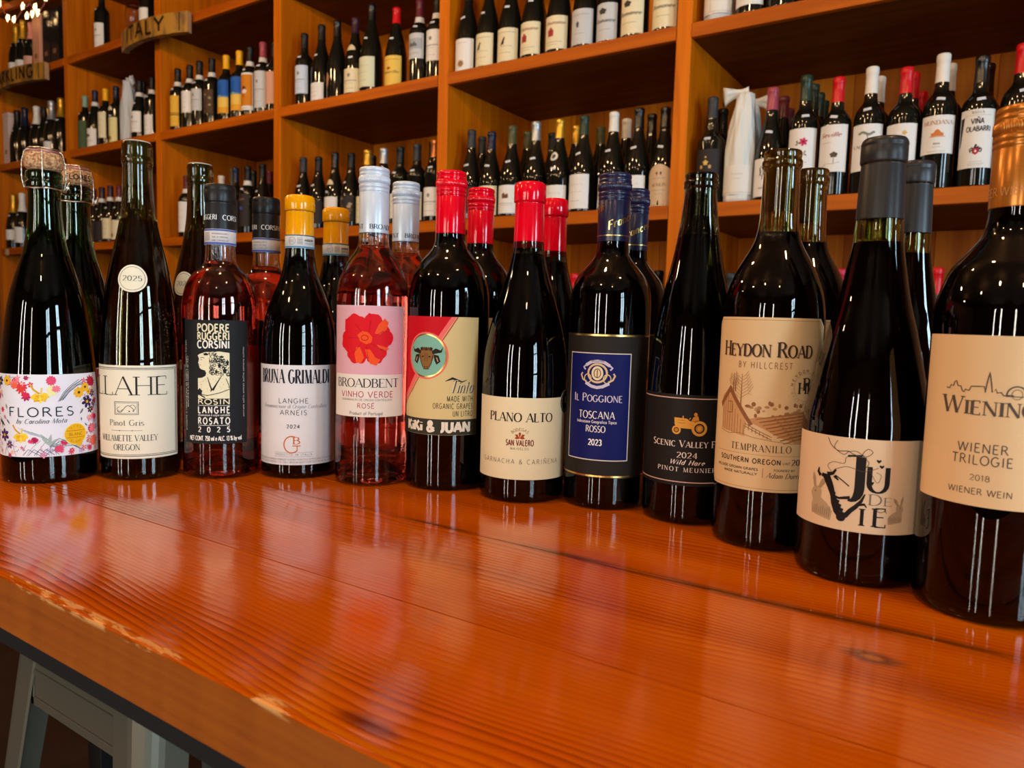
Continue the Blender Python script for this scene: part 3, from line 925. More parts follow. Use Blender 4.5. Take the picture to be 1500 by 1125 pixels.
def make_sparkling(label, xy, off):
    t = front(label, xy, off, 'sparkling wine bottle', 'sparkling_wine_bottle')
    make_glass(t, PF, .3048, G_GREEN, W_DARKWHITE, .222, .022)
    ck = lathe('cork', [(0, .288), (.0095, .288), (.0097, .3045), (.0150, .3062), (.0166, .3085), (.0170, .3135), (.0163, .3185), (.0148, .3215), (.0146, .3218), (0, .3218)], 64, CORK, t)
    dk = Decal(ring_fun(.0168), .0168, 0.0003)
    dk.text('FLORES', 0, 310.5, 5.2, '#3a2417', 'sansb', width=26)
    dk.build('cork_stamp', ck)
    lathe('cap_plaque', [(0.0150, .3219), (.0153, .3228), (.0140, .3243), (.008, .3256), (0, .3260)], 64, pm('plaque', '#a4706c', 0.4, 0.5), t)
    # wire cage: ring under the lip, four twisted stays, top loop
    pts = [(.0163*math.cos(2*PI*i/48), .0163*math.sin(2*PI*i/48), .2868+.0004*math.sin(8*PI*i/48)) for i in range(48)]
    wc = tube('wire_cage', pts, .00062, WIRE, t, 8, True, .8)
    for q in range(4):
        a = PI/2*q+R(-84)
        P = []
        for r_, z in ((.0165, .2868), (.0185, .296), (.0186, .306), (.0180, .314), (.0168, .3195), (.0160, .3230), (.0130, .3256)):
            P.append((r_*math.cos(a), r_*math.sin(a), z))
        Q = []
        for i in range(len(P)-1):
            for k in range(6):
                s = k/6; Q.append(tuple(P[i][j]+(P[i+1][j]-P[i][j])*s for j in range(3)))
        Q.append(P[-1])
        tube('wire_stay', Q, .00062, WIRE, wc, 8, False, .9)
    tube('wire_top_loop', [(.0132*math.cos(2*PI*i/36), .0132*math.sin(2*PI*i/36), .3257) for i in range(36)], .0006, WIRE, wc, 8, True, .8)
    # twisted handle loop that stands off at one side
    P = []
    for i in range(25):
        a = 2*PI*i/24; P.append((.0175+.0045*math.sin(a/2)**2, .003*math.sin(a), .2868+.005*(1-math.cos(a))-.001))
    tube('wire_handle', P, .0007, WIRE, wc, 8, False, .9)
    lb = label_sheet('label', PF, .0265, .1065, .0600, .00035, paper('#e6e4ea'), t)
    d = Decal(PF.r, PF.r(.06), .0004)
    random.seed(31)
    PKS = ['#c81e5a', '#e0486e', '#a81a50', '#d8305a', '#f07a8a']; VIO = ['#4a2358', '#5f2d6d', '#3a1d4a']
    gy = '#6d6a78'
    # stems, leaves
    def stem(pts, w=.35, c=gy): d.line(pts, w, c, 1)
    for k in range(13):
        u0 = random.uniform(-54, 54); a = random.uniform(-1.2, .6)
        pts = [(u0, 27.5)]
        for j in range(5): pts.append((pts[-1][0]+3*math.sin(a+j*.25)+random.uniform(-.5, .5), pts[-1][1]+3.0))
        stem(pts, .3, random.choice([gy, '#9a8f9c', '#56525e']))
    for k in range(9):
        v0 = 34+k*8
        for sgn in (-1, 1):
            pts = [(sgn*56, v0)]
            for j in range(4): pts.append((pts[-1][0]-sgn*2.6, pts[-1][1]+random.uniform(-1, 3)))
            stem(pts, .3, random.choice([gy, '#b79aa8', '#7c6a50']))
    def leaf(u, v, L_, w, a, c, lay=1):
        ca, sa = math.cos(a), math.sin(a)
        pts = [(0, 0), (.3, .7), (.6, .8), (1, 0), (.6, -.5), (.3, -.6)]
        d.poly([(u+L_*x*ca-w*y*sa, v+L_*x*sa+w*y*ca) for x, y in pts], c, lay)
    for _ in range(34):
        e = random.random()
        if e < .4: u, v = random.uniform(-54, -34), random.uniform(29, 100)
        elif e < .7: u, v = random.uniform(30, 54), random.uniform(29, 100)
        else: u, v = random.uniform(-40, 40), random.uniform(28, 38)
        leaf(u, v, random.uniform(4, 9), random.uniform(.8, 1.6), random.uniform(0, 6.28), random.choice(['#8f8a6a', '#6f6e74', '#b9a7c8', '#d9b6c6', '#5d5a4a']))
    for u, v, r_, c in ((-47, 84, 5, PKS[0]), (-52, 74, 5, PKS[2]), (-50, 58, 4, PKS[3]), (-53, 45, 4.5, PKS[1]), (-18, 93, 8, '#e0392e'), (-24, 97, 5, '#f0642e'), (-13, 86, 5, '#d8264e'), (8, 100, 5, PKS[1]), (12, 93, 4, PKS[4]),
                        (48, 99, 6, '#b81e3a'), (51, 62, 5, '#e86a7a'), (48, 50, 6, '#ea8f7a'), (50, 38, 6, '#f0745a'), (44, 32, 4, '#d83a54'), (14, 34, 5, PKS[1]), (18, 39, 3, PKS[3]), (-6, 42.5, 3.4, PKS[0]), (-9, 42, 2.4, PKS[1])):
        for k in range(3): d.flower(u+random.uniform(-1.5, 1.5), v+random.uniform(-1.5, 1.5), r_*random.uniform(.5, .95), random.choice([7, 9, 11]), random.choice([c, c, random.choice(PKS)]), None, 2+k, random.random()*3, .2)
    for _ in range(90):
        e = random.random()
        if e < .34: u, v = random.uniform(-56, -37), random.uniform(28, 104)
        elif e < .66: u, v = random.uniform(37, 56), random.uniform(28, 104)
        elif e < .86: u, v = random.uniform(-38, 38), random.uniform(27.5, 36)
        else: u, v = random.uniform(-36, -8), random.uniform(96, 105)
        q = random.random(); c = random.choice(PKS+['#e8a0b4', '#d98aa8', '#f0b8a8', '#c9a0d0', '#e9d6e4', '#b8a4c8'])
        if q < .6: d.flower(u, v, random.uniform(1.6, 3.4), random.choice([5, 6, 7]), c, random.choice([None, '#f0d060']), 2, random.random()*3, random.choice([.2, .3]))
        else:
            a = random.uniform(0, 6.28); d.line([(u, v), (u+2.5*math.cos(a), v+2.5*math.sin(a)), (u+5*math.cos(a+.4), v+5*math.sin(a+.4))], .35, random.choice(['#4b4854', '#8a6f8c', '#6d7a6a']), 3)
    for u, v, r_ in ((-38, 47, 6.5), (-31, 38, 4), (-44, 99, 5), (42, 78, 6.5), (49, 86, 4), (46, 70, 4), (51, 76, 3.5)):
        d.flower(u, v, r_, 6, random.choice(VIO), '#c9a52a', 3, random.random(), .26)
    for u, v, r_ in ((33, 88, 5.5), (40, 93, 4.6), (44, 88, 3), (-33, 100, 5)):
        d.flower(u, v, r_, 8, '#f0b429', '#5b3412', 4, .2, .34)
    for u, v, s_ in ((-1, 85, 1.0), (-19, 46, .95)):      # yellow columbines
        for k in range(5):
            a = R(200+k*35)
            leaf(u, v+2*s_, 8.5*s_, 4.4*s_, a, ('#f2cc2c', '#e0a91c', '#f6dc5a', '#e8b820', '#f2cc2c')[k], 3)
        d.line([(u, v+3), (u-5*s_, v+7*s_), (u-8*s_, v+12*s_)], 1.6*s_, '#d8a21c', 3)
        d.line([(u+1, v+3), (u+2*s_, v+9*s_)], 1.4*s_, '#e8c860', 3)
    d.blob(9, 91, 4.2, 5.2, '#eee7a0', 2)
    for k in range(4):                                   # striped tulip leaf
        d.line([(14+k*1.3, 80+k*.5), (19+k*1.5, 89), (25+k*2.2, 95), (34+k*2.6, 101-k*1.2)], .7, '#3d3c48' if k % 2 else '#8d8c98', 2)
    for k in range(5):
        d.line([(8-k, 40+k*1.2), (1-3*k, 47+k*.6), (-9-3*k, 51+k)], .35, '#8da4a8', 2)
        d.line([(6, 36), (14+k*3, 44-k*2.0), (24+k*3.4, 39-k*2.6)], .55, '#60747a', 2)
        d.line([(-2+4*k, 28), (-12+5*k, 34), (-17+5*k, 28)], .5, '#55555f', 2)
    for k in range(4): leaf(6, 37, 14-2*k, 2.2, R(120-38*k), '#a9b4ae', 2)
    leaf(-46, 62, 11, 2, R(-35), '#33402c', 3)
    d.text('FLORES', -1.5-0, 66, 8.6, '#1c1d20', 'sans', width=57, sp=.30, lay=6)
    d.text('by Carolina Mota', -1, 59.2, 4.6, '#4c4d55', 'script', width=43, lay=6)
    d.disc(29, 47, 11, 11, '#fbe9a0', 5); d.disc(29, 47, 10.2, 10.2, '#efb51b', 6)
    d.poly([(28, 38), (36, 39), (32, 33)], '#efb51b', 6)
    d.text('BLANC', 29, 45.6, 2.6, '#8a5c10', 'sans', width=13, lay=7)
    d.line([(20, 50.4), (38, 50.4)], .35, '#8a5c10', 7); d.line([(20, 43.6), (38, 43.6)], .35, '#8a5c10', 7)
    d.arctext('VINO', 29, 47, 7.8, 2.0, '#a8741a', 'sans', 125, 55, 7); d.arctext('BLANC', 29, 47, 7.6, 2.0, '#a8741a', 'sans', 235, 305, 7)
    d.build('label_print', lb)
    return t


# ---- 2 tall hock bottle
PI_ = Prof([(34, .2), (36.9, 2.5), (37.75, 8), (37.75, 100), (37.4, 119), (35.6, 152), (32.3, 185), (26.6, 218), (19.4, 250), (15.6, 275), (14.2, 298), (13.9, 317), (14.9, 318.5), (15.0, 322), (14.4, 324), (14.4, 333), (14.1, 336), (13.0, 338.8), (10.2, 338.9)], 3)


def make_hock(label, xy, off):
    t = front(label, xy, off)
    make_glass(t, PI_, .339, G_OLIVE, W_WHITE, .262, .016)
    lathe('cork', [(0, .298), (.0094, .298), (.0096, .3387), (.0120, .3392), (.0126, .3399), (.0105, .3404), (0, .3406)], 48, pm('pale_wax', '#d8c3a6', .6), t)
    lb = label_sheet('label', PI_, .0225, .1160, .0545, .00035, paper('#e9dfc6'), t)
    d = Decal(PI_.r, PI_.r(.06), .0004)
    bk = '#2b2823'
    for a, w in ((2.2, .9), (3.9, .45)): d.frame(-54.5+a, 54.5-a, 22.5+a, 116-a, w, '#77726a' if w > .5 else bk, 1)
    d.text('ILLAHE', -3, 86.5, 18.5, bk, 'serifl', width=86, sp=.12)
    d.frame(-11, 12, 67, 80, .5, bk, 1); d.frame(-9.8, 10.8, 68.2, 78.8, .3, '#6b665c', 1)
    P = [(-8+16*i/24, 73+4.0*math.sin(-2.6+i/24*6.2)*(1-.3*i/24)) for i in range(25)]
    d.line(P, .5, bk, 2); d.ring(-5.5, 72.6, 2.5, 2.2, .4, bk, 2, 90, 360); d.ring(6.4, 74, 2.8, 2.8, .4, bk, 2, -60, 150); d.disc(3.6, 70.4, .7, .7, bk, 2, 10); d.disc(7.4, 70.8, .7, .7, bk, 2, 10)
    d.text('Pinot Gris', 0, 56, 5.8, '#6d675b', 'serif', width=33)
    d.line([(-15, 51), (15, 51)], .3, bk); d.disc(-6, 51, .7, .5, bk, 2, 8); d.disc(6, 51, .7, .5, bk, 2, 8)
    d.text('WILLAMETTE VALLEY', 0, 40.4, 6.0, '#4b463c', 'serif', width=58)
    d.text('OREGON', 0, 31.2, 6.0, '#4b463c', 'serif', width=25)
    d.build('label_print', lb)
    # round vintage medallion on the shoulder
    rr = PI_.r(.202)
    v = []; f = []
    n = 40
    dd = Decal(PI_.r, rr, .0003); cu = 5.0
    dd.disc(cu, 202, 13.6, 13.6, paper('#e6dcc2'), 1, 40)
    m_ = dd.build('vintage_medallion', t)
    d2 = Decal(PI_.r, rr, .0004)
    d2.ring(cu, 202, 11.6, 11.6, .35, bk, 1); d2.text('2025', cu, 199.6, 5.0, '#2f4238', 'serif', width=17.5)
    d2.build('medallion_print', m_)
    return t


# ---- 3 dark rose with black label
PR = Prof([(34.5, .2), (37.4, 2.5), (38.2, 8), (38.2, 172), (37.8, 180), (36.3, 190), (33.0, 201), (27.0, 210.5), (20.2, 216.5), (16.6, 221.5), (15.2, 228), (14.6, 236), (14.3, 250), (14.2, 297), (13.5, 300.5), (10.2, 301)], 4)
CAPBLACK = pm('matt_black_capsule', (0.010, 0.010, 0.011), 0.34, spec=0.28)


def make_rosato(label, xy, off):
    t = front(label, xy, off)
    make_glass(t, PR, .301, G_CLEAR, W_ROSE2, .2235, .020)
    cp = capsule(t, .3025, .2562, .0151, CAPBLACK, .0004, .019, .0153, groove=True)
    dc = Decal(ring_fun(.0153), .0153, .0002)
    dc.text('RUGGERI', -10.8, 265.5, 5.0, '#e8e6e2', 'flare', width=21); dc.text('CORSINI', 17.4, 265.5, 5.0, '#e8e6e2', 'flare', width=24); dc.text('PODERE', 45, 265.5, 5.0, '#e8e6e2', 'flare', width=20)
    dc.build('capsule_lettering', cp)
    ts = lathe('tax_strip', [(.0152, .2402), (.0155, .2405), (.0156, .2559), (.0152, .2562)], SEG, paper('#cfc8c4'), t)
    db = Decal(ring_fun(.0156), .0156, .00015)
    for z0, z1 in ((240.6, 242.6), (254.2, 255.8)): db.rect(-48, 48, z0, z1, '#4a5aa8', 1)
    for k in range(3): db.text('DENOMINAZIONE DI ORIGINE CONTROLLATA'[k*10:k*10+15], 3, 250.4-k*3.4, 1.6, '#6d6870', 'sans', width=17)
    db.frame(-14.5, -8.5, 244.5, 252.5, .4, '#7b7378', 1)
    for k in range(4): db.rect(-13.4, -9.6, 245.8+k*1.6, 246.5+k*1.6, '#8d8588', 1)
    db.build('strip_print', ts)
    lb = label_sheet('label', PR, .0370, .1630, .0342, .00035, paper('#18181a'), t)
    bl = label_sheet('back_label', PR, .045, .135, .030, .00035, paper('#e3c9c2'), t, uc=PI*.0382)
    d = Decal(PR.r, .0382, .0004)
    w = '#ebe6da'; cr = '#e4d9b4'
    d.text('PODERE', 0, 151.6, 7.2, cr, 'sansb', width=31, sp=.2); d.text('RUGGERI', 0, 143.2, 7.2, cr, 'sansb', width=31, sp=.2); d.text('CORSINI', 0, 134.8, 7.2, w, 'sansb', width=31, sp=.2)
    # woodcut head in profile
    d.rect(-15.5, 15.5, 83.5, 132.5, '#e6ddb9', 1)
    bkk = '#18181a'
    d.poly([(-15.5, 132.5), (-15.5, 127), (-13.5, 128.5), (-8, 130.5), (-2, 131), (6, 131.5), (15.5, 130), (15.5, 132.5)], bkk, 2)
    # dark ground in front of the profile: brow, nose, lips, chin, throat
    d.poly([(-15.5, 127), (-14.0, 124), (-14.4, 121.5), (-15.2, 119.5), (-14.2, 118.6), (-14.4, 117.2), (-13.8, 116.2), (-13.6, 114.6), (-11.5, 113), (-8.0, 112.2), (-6.6, 109.5), (-7.5, 106.5), (-11, 104.5), (-15.5, 104)], bkk, 2)
    random.seed(5)
    for k in range(70):
        a = random.random(); u = -3+18*random.random()*(.4+.6*min(1, a*1.6)); v = 130-23*a+random.uniform(-1.5, 1.5)
        d.ring(u, v, random.uniform(1.0, 2.3), random.uniform(.9, 2.0), random.uniform(.35, .75), bkk, 2, random.uniform(0, 180), random.uniform(230, 420), 9)
    for u, v, rx, ry in ((-7, 128.5, 2.6, 1.3), (6, 117, 1.6, 2.4), (11, 112, 2, 3), (13.5, 120, 1.4, 3), (8, 126, 2.2, 1.2), (3, 111, 1.2, 2.2)): d.blob(u, v, rx, ry, bkk, 2, 14, .3)
    d.line([(-12.6, 124.6), (-10.2, 125.2), (-8.4, 124.6)], .6, bkk, 2); d.line([(-12.4, 122.9), (-10.6, 122.6)], .5, bkk, 2); d.line([(-13.4, 117.6), (-12, 117.4)], .4, bkk, 2)
    d.line([(-5.5, 105.5), (-3.6, 99), (-1.6, 93)], 1, bkk, 3, [.5, 1.0, 1.4]); d.line([(8, 107), (3.4, 99), (-.6, 92)], 1, bkk, 3, [.6, 1.2, 2.2]); d.line([(-1.2, 93.5), (-2.4, 90.6)], 2, bkk, 3, [2.0, .5])
    d.line([(-15, 88.5), (-6, 86.5), (6, 89.4), (15.4, 93)], .7, bkk, 3); d.line([(-13, 87), (-8, 84.4)], 1.2, bkk, 3); d.line([(12, 104), (14.5, 98), (15, 94)], .6, bkk, 3)
    for k in range(60): d.disc(random.uniform(-14, 14), random.uniform(84, 112), .28, .28, '#6b6650', 3, 6)
    d.blob(-13.5, 90, 2.5, 3.5, bkk, 3)
    d.text('ROSIN', 0, 77.8, 5.0, cr, 'sansb', width=31, sp=.2)
    d.line([(-15.5, 76.4), (15.5, 76.4)], .4, w)
    d.text('LANGHE', 0, 68.6, 6.4, w, 'sansb', width=31, sp=.45)
    d.text('denominazione di origine controllata', 0, 65.6, 2.2, w, 'sans', width=31)
    d.text('ROSATO', 0, 57.4, 6.4, w, 'sansb', width=31, sp=.45)
    d.line([(-15.5, 56), (15.5, 56)], .4, w)
    d.text('2025', 0, 49.2, 5.0, w, 'sansb', width=31, sp=1.3)
    d.text('NET CONT. 750 ml e ALC. 13 % by vol.', 1, 40.4, 4.4, w, 'sansb', width=54, sp=.1)

    def vert(txt, u, v, h, L_):
        sc_ = L_/(len(txt)*h*.62)
        d.text(txt, 0, 0, h, w, 'sans', width=L_, lay=2, tf=lambda q: (u-q[1], v+q[0]))
    vert('prodotto e imbottigliato da Podere Ruggeri Corsini', -31.0, 96, 1.9, 92)
    vert('MONFORTE D ALBA PRODUCT OF ITALY', -28.0, 100, 1.7, 52)
    vert('contiene solfiti enthalt sulfite contains sulfites', 30.6, 100, 1.6, 72)
    d.build('label_print', lb)
    return t


# ---- 4 dark white wine with yellow capsule
PG = Prof([(35, .2), (38.3, 2.5), (39.1, 8), (39.1, 120), (39.0, 140), (37.4, 158), (33.4, 176), (27.0, 193), (21.0, 207), (17.2, 222), (15.3, 236), (14.3, 255), (13.6, 277), (14.8, 280.5), (14.9, 288), (14.2, 291.5), (10.2, 292)], 4)
YEL = pm('yellow_capsule', (0.82, 0.33, 0.0), 0.13)


def make_arneis(label, xy, off):
    t = front(label, xy, off)
    make_glass(t, PG, .292, G_DEEP, W_DARKWHITE, .232, .018)
    capsule(t, .2958, .2540, .0145, YEL, .0011, .0165, .0147)
    ts = lathe('tax_strip', [(.0149, .2402), (.0152, .2405), (.0151, .2537), (.0148, .2540)], SEG, paper('#cfcdca'), t)
    db = Decal(ring_fun(.0152), .0152, .00015)
    db.rect(-46, 46, 240.6, 242.0, '#3a8ab0', 1); db.rect(-46, 46, 252.8, 253.8, '#27586c', 1)
    db.ring(-6, 247.5, 3.8, 3.8, .3, '#6e6a66', 1); db.text('DOC', -6, 246.2, 2.6, '#6e6a66', 'sansl', width=5.5)
    db.frame(0, 5, 244.4, 250.6, .3, '#7d7772', 1)
    for k in range(3): db.rect(.8, 4.2, 245.4+k*1.6, 246.1+k*1.6, '#8e8882', 1)
    db.text('AAD06789', 12.5, 247.4, 2.2, '#55504c', 'sansb', width=10.5); db.text('CONTROLLATA', 12.5, 244.6, 1.3, '#6e6a66', 'sans', width=10.5)
    db.build('strip_print', ts)
    lb = label_sheet('label', PG, .0150, .1190, .0520, .00035, paper('#dfdcdc'), t)
    d = Decal(PG.r, .0391, .0004)
    bk = '#20202a'; gr = '#4b4a52'
    d.text('BRUNA GRIMALDI', 0, 100.2, 14.2, bk, 'didone', width=79, sp=.2)
    d.text('LANGHE', 0, 79.6, 5.0, gr, 'sans', width=30, sp=.28)
    d.text('Denominazione di Origine Controllata', 0, 74.4, 4.0, '#8d8c92', 'script', width=71, lay=2)
    d.text('ARNEIS', 0, 67.4, 5.0, gr, 'sans', width=27, sp=.28)
    d.text('2024', 0, 53.6, 3.6, gr, 'sansb', width=13, sp=.3)
    co = '#c46a2a'
    d.ring(-1.5, 36.5, 7.8, 8.6, 1.2, co, 2, 62, 318); d.text('B', 3.4, 37.0, 7.2, co, 'serifb', width=7); d.line([(-.6, 35.2), (7.4, 35.2)], 1.0, co); d.line([(4, 35.2), (4, 30.8)], .9, co)
    for z in (28.2, 23.8): d.line([(-20, z), (20, z)], .25, '#8b8a90')
    d.text('PRODOTTO IN ITALIA', 0, 25.0, 1.9, gr, 'sans', width=38, sp=.5)
    for k, s_ in enumerate(('IMBOTTIGLIATO DA BRUNA GRIMALDI AZIENDA AGRICOLA SERRALUNGA D ALBA ITALIA', 'SULFITES SOLFITI PRODUCT OF ITALY MEDIUM BODY CONTENT 750 ML ALC 13 VOL')):
        d.text(s_, 0, 20.0-k*3, 1.8, '#8e8c92', 'sans', width=92)
    d.build('label_print', lb)
    return t


# ---- 5 rose with silver screw cap
PB = Prof([(33.5, .2), (36.8, 2.5), (37.2, 8), (37.2, 182), (37.0, 192), (34.6, 207), (30.4, 218), (24.6, 229), (19.4, 236.5), (16.4, 242), (15.2, 248), (14.9, 256), (14.6, 316), (13.8, 319), (10.2, 319.4)], 4)


def make_broad(label, xy, off):
    t = front(label, xy, off)
    make_glass(t, PB, .3194, G_CLEAR, W_ROSE, .2425, .020)
    cp = screwcap(t, .3216, .2556, .0153, pm('silver_blue_cap', (0.58, 0.66, 0.76), 0.32, 0.15))
    dc = Decal(ring_fun(.0151), .0151, .0002)
    for u in (-29.1, 18.3): dc.text('BROADBENT', u, 259.4, 4.6, '#33353e', 'serifb', width=40)
    dc.build('cap_lettering', cp)
    lb = label_sheet('label', PB, .0708, .1818, .0415, .00035, paper('#e9dfd2'), t)
    bl = label_sheet('back_label', PB, .0708, .1700, .034, .00035, paper('#dfb9b4'), t, uc=PI*.0375)
    d = Decal(PB.r, .0375, .0004)
    d.rect(-41.5, 41.5, 113.4, 181.6, '#dfaab4', 1)
    random.seed(12)
    red = '#d9101f'; orr = '#f0521e'
    cu, cv = 0, 148.5
    for k, (du, dv, r_) in enumerate(((-12, 12, 12.5), (6, 14, 11.5), (14, 2, 12.5), (9, -12, 11.5), (-9, -13, 11.5), (-16, -2, 12), (0, 0, 15))):
        n = 34
        d.poly([(cu+du+r_*(1+.06*math.sin(i*5.1+k)+random.uniform(-.05, .05))*math.cos(2*PI*i/n), cv+dv+r_*(1+.06*math.sin(i*5.1+k)+random.uniform(-.05, .05))*math.sin(2*PI*i/n)) for i in range(n)], red, 2+(k % 3))
    def petal(pts): d.poly([(cu+a, cv+b_) for a, b_ in pts], orr, 6)
    petal([(-9, 4), (-4, 8), (2, 7), (6, 2), (5, -3), (0, -5), (-6, -2)])
    petal([(8, 6), (12, 15), (18, 21), (22, 17), (20, 10), (13, 5)])
    petal([(-10, -8), (-6, -8), (-2, -18), (-5, -24), (-10, -23), (-12, -15)])
    petal([(-1, -10), (4, -10), (9, -18), (14, -20), (10, -26), (4, -24), (1, -17)])
    petal([(10, -5), (18, -7), (23, -9), (20, -11), (12, -8)])
    for k in range(7):
        a = R(20+50*k); d.line([(cu+6*math.cos(a), cv+6*math.sin(a)), (cu+19*math.cos(a+.12), cv+19*math.sin(a+.12))], .5, '#a80c18', 7, [.2, .6, .2][:2])
    d.ring(cu-1.5, cv+1.5, 3.4, 2.6, .7, '#b81810', 7)
    d.text('BROADBENT', 0, 100.6, 8.6, '#2e2b2c', 'serif', width=69, sp=.1)
    d.text('VINHO VERDE', 0, 90.6, 5.8, '#b0284e', 'sans', width=56, sp=.22)
    d.text('DENOMINAÇÃO DE ORIGEM CONTROLADA', 0, 87.0, 1.9, '#7b7474', 'sans', width=54)
    d.text('ROSÉ', 0, 79.6, 4.8, '#b0284e', 'sans', width=17, sp=.25)
    d.text('Product of Portugal', 0, 72.8, 3.2, '#5b5450', 'sans', width=34)
    d.build('label_print', lb)
    return t


# ---- 6 litre with red screw cap
PK = Prof([(37.5, .2), (41.0, 2.5), (41.6, 8), (41.6, 178), (41.4, 192), (39.6, 205), (35.6, 218), (29.0, 229), (22.0, 237), (17.6, 243), (15.6, 250), (15.0, 258), (14.6, 313), (13.8, 316), (10.2, 316.4)], 4)
REDCAP = pm('red_cap', (0.74, 0.0, 0.014), 0.13)


def make_kiki(label, xy, off):
    t = front(label, xy, off)
    make_glass(t, PK, .3164, G_DEEP, W_RED, .262, .020)
    screwcap(t, .3188, .2566, .0153, REDCAP)
    lb = label_sheet('label', PK, .0565, .1730, .0455, .00035, paper('#d9c48a'), t)
    d = Decal(PK.r, .0419, .0004)
    d.poly([(-45.5, 173), (21, 173), (-7, 130), (-29, 100), (-45.5, 84)], '#f0706a', 1)
    d.poly([(-45.5, 173), (16, 173), (-12, 131), (-33, 103), (-45.5, 92)], '#c80a1c', 2)
    d.line([(22.3, 173), (-6, 129), (-28, 99), (-44, 84)], 1.0, '#b32a2a', 2)
    d.disc(-9.5, 134.5, 23.2, 23.2, '#f0706a', 3); d.disc(-9.5, 134.5, 21.6, 21.6, FOIL_GOLD, 4, 48); d.disc(-9.5, 134.5, 20.2, 20.2, '#7fb8a4', 5, 48)
    bk = '#2a1d14'; br = '#8a6232'
    cu, cv = -9, 133
    d.poly([(cu-7, cv+7), (cu+7, cv+7), (cu+9, cv+1), (cu+5, cv-6), (cu+3, cv-12), (cu-3, cv-12), (cu-5, cv-6), (cu-9, cv+1)], br, 6)
    for s_ in (-1, 1):
        d.poly([(cu+s_*6, cv+6), (cu+s_*10, cv+9), (cu+s_*15, cv+7), (cu+s_*17.5, cv+11), (cu+s_*18, cv+13), (cu+s_*16, cv+5), (cu+s_*11, cv+4), (cu+s_*7, cv+3)][::s_], bk, 7)
        d.poly([(cu+s_*8, cv+3), (cu+s_*13, cv+2), (cu+s_*15, cv-4), (cu+s_*11, cv-7), (cu+s_*9, cv-3)][::s_], bk, 7)
        d.line([(cu+s_*11, cv), (cu+s_*12.5, cv-4)], .9, '#c9a27a', 8)
        d.disc(cu+s_*3.8, cv+.6, 1.2, .8, bk, 8, 10); d.disc(cu+s_*1.5, cv-9.6, .8, .6, bk, 8, 8)
        d.line([(cu+s_*7, cv+2), (cu+s_*6, cv-5), (cu+s_*3.5, cv-10)], .7, bk, 8)
        d.line([(cu+s_*1, cv+4), (cu+s_*1.4, cv-4)], .5, '#5a3c1c', 8)
    for k in range(5): d.blob(cu-5+2.5*k, cv+8.2, 2, 1.7, '#6b4a24' if k % 2 else bk, 7)
    d.line([(cu-3, cv-11.4), (cu+3, cv-11.4)], .7, bk, 8)
    d.text('Tinto', 27.5, 98.6, 12, '#2b2118', 'scriptb', width=24); d.line([(11, 110), (18, 113), (28, 109.5), (33, 111.5)], 2.2, '#2b2118', 2, [.5, 2.4, 1.2, .4])
    d.text('Tinto', 27.0, 99.0, 12, '#d8cfae', 'script', width=24, lay=3)
    for k, s_ in enumerate(('MADE WITH', 'ORGANIC GRAPES', 'UN LITRO')):
        d.text(s_, 40, 90.2-7.4*k, 5.2, '#3b3524', 'sans', width=(27, 41, 21)[k], align='r', sp=.3)
    d.rect(-45.5, 45.5, 56.7, 72.2, '#353328', 3)
    d.text('KiKi & JUAN', 1.5, 60.0, 9.6, '#e9e0cc', 'fat', width=71, sp=.16, lay=5)
    d.build('label_print', lb)
    return t


# ---- 7 plano alto
PP = Prof([(37.5, .2), (40.8, 2.5), (41.6, 8), (41.6, 104), (41.3, 122), (39.7, 142), (35.8, 162), (30.4, 182), (24.6, 201), (19.4, 219), (16.0, 235), (14.5, 248), (13.9, 270), (13.6, 283), (14.6, 285), (14.5, 296), (13.5, 300), (10.2, 300.4)], 3)


def make_plano(label, xy, off):
    t = front(label, xy, off)
    make_glass(t, PP, .3004, G_DEEP, W_RED, .235, .020)
    capsule(t, .3032, .2402, .0142, REDCAP, .0012, .0195, .0147)
    lb = label_sheet('label', PP, .0228, .1000, .0540, .00035, paper('#e9dcb4'), t)
    d = Decal(PP.r, .0416, .0004)
    bk = '#25221f'
    d.text('PLANO ALTO', 0, 77.6, 8.2, bk, 'serifb', width=63, sp=.14)
    d.arctext('BODEGAS', 0, 60, 10.6, 2.6, '#8d5a3a', 'sans', 132, 48)
    for a in (90, 25, 155, -20, 200): d.poly([(0, 62), (3.4*math.cos(R(a-22)), 63.5+3.4*math.sin(R(a-22))), (5.2*math.cos(R(a)), 63.5+4.6*math.sin(R(a))), (3.4*math.cos(R(a+22)), 63.5+3.4*math.sin(R(a+22)))], '#a8431c', 2)
    d.text('SAN VALERO', 0, 55.2, 5.2, '#7a2a2c', 'sansb', width=26, sp=.22)
    d.text('MAJUELOS', 0, 51.2, 2.2, '#6b5a4a', 'sans', width=17, sp=.4)
    d.text('GARNACHA & CARIÑENA', 0, 37.8, 4.4, '#5d574a', 'sansl', width=80, sp=.42)
    d.build('label_print', lb)
    dm = Decal(PP.r, .0416, .0006)
    ck = R(73)*41.6
    dm.disc(ck, 95, 10.5, 11.5, '#c9bfae', 1, 32); dm.disc(ck, 95, 9.7, 10.7, '#1c1b1d', 2, 32); dm.ring(ck, 95, 8, 9, .4, '#b8b0a0', 3)
    dm.blob(ck+1, 97, 2.2, 4, '#b8b0a0', 3); dm.disc(ck, 88.6, .8, .8, '#b8b0a0', 3, 8)
    dm.build('round_medal_sticker', t)
    return t


# ---- 8 il poggione
PO = Prof([(34.5, .2), (37.3, 2.5), (38.0, 8), (38.0, 184), (37.5, 196), (35.8, 205), (31.8, 214), (25.6, 222), (19.6, 229), (16.4, 234), (15.0, 240), (14.2, 252), (14.2, 304), (13.4, 307), (10.2, 307.4)], 4)


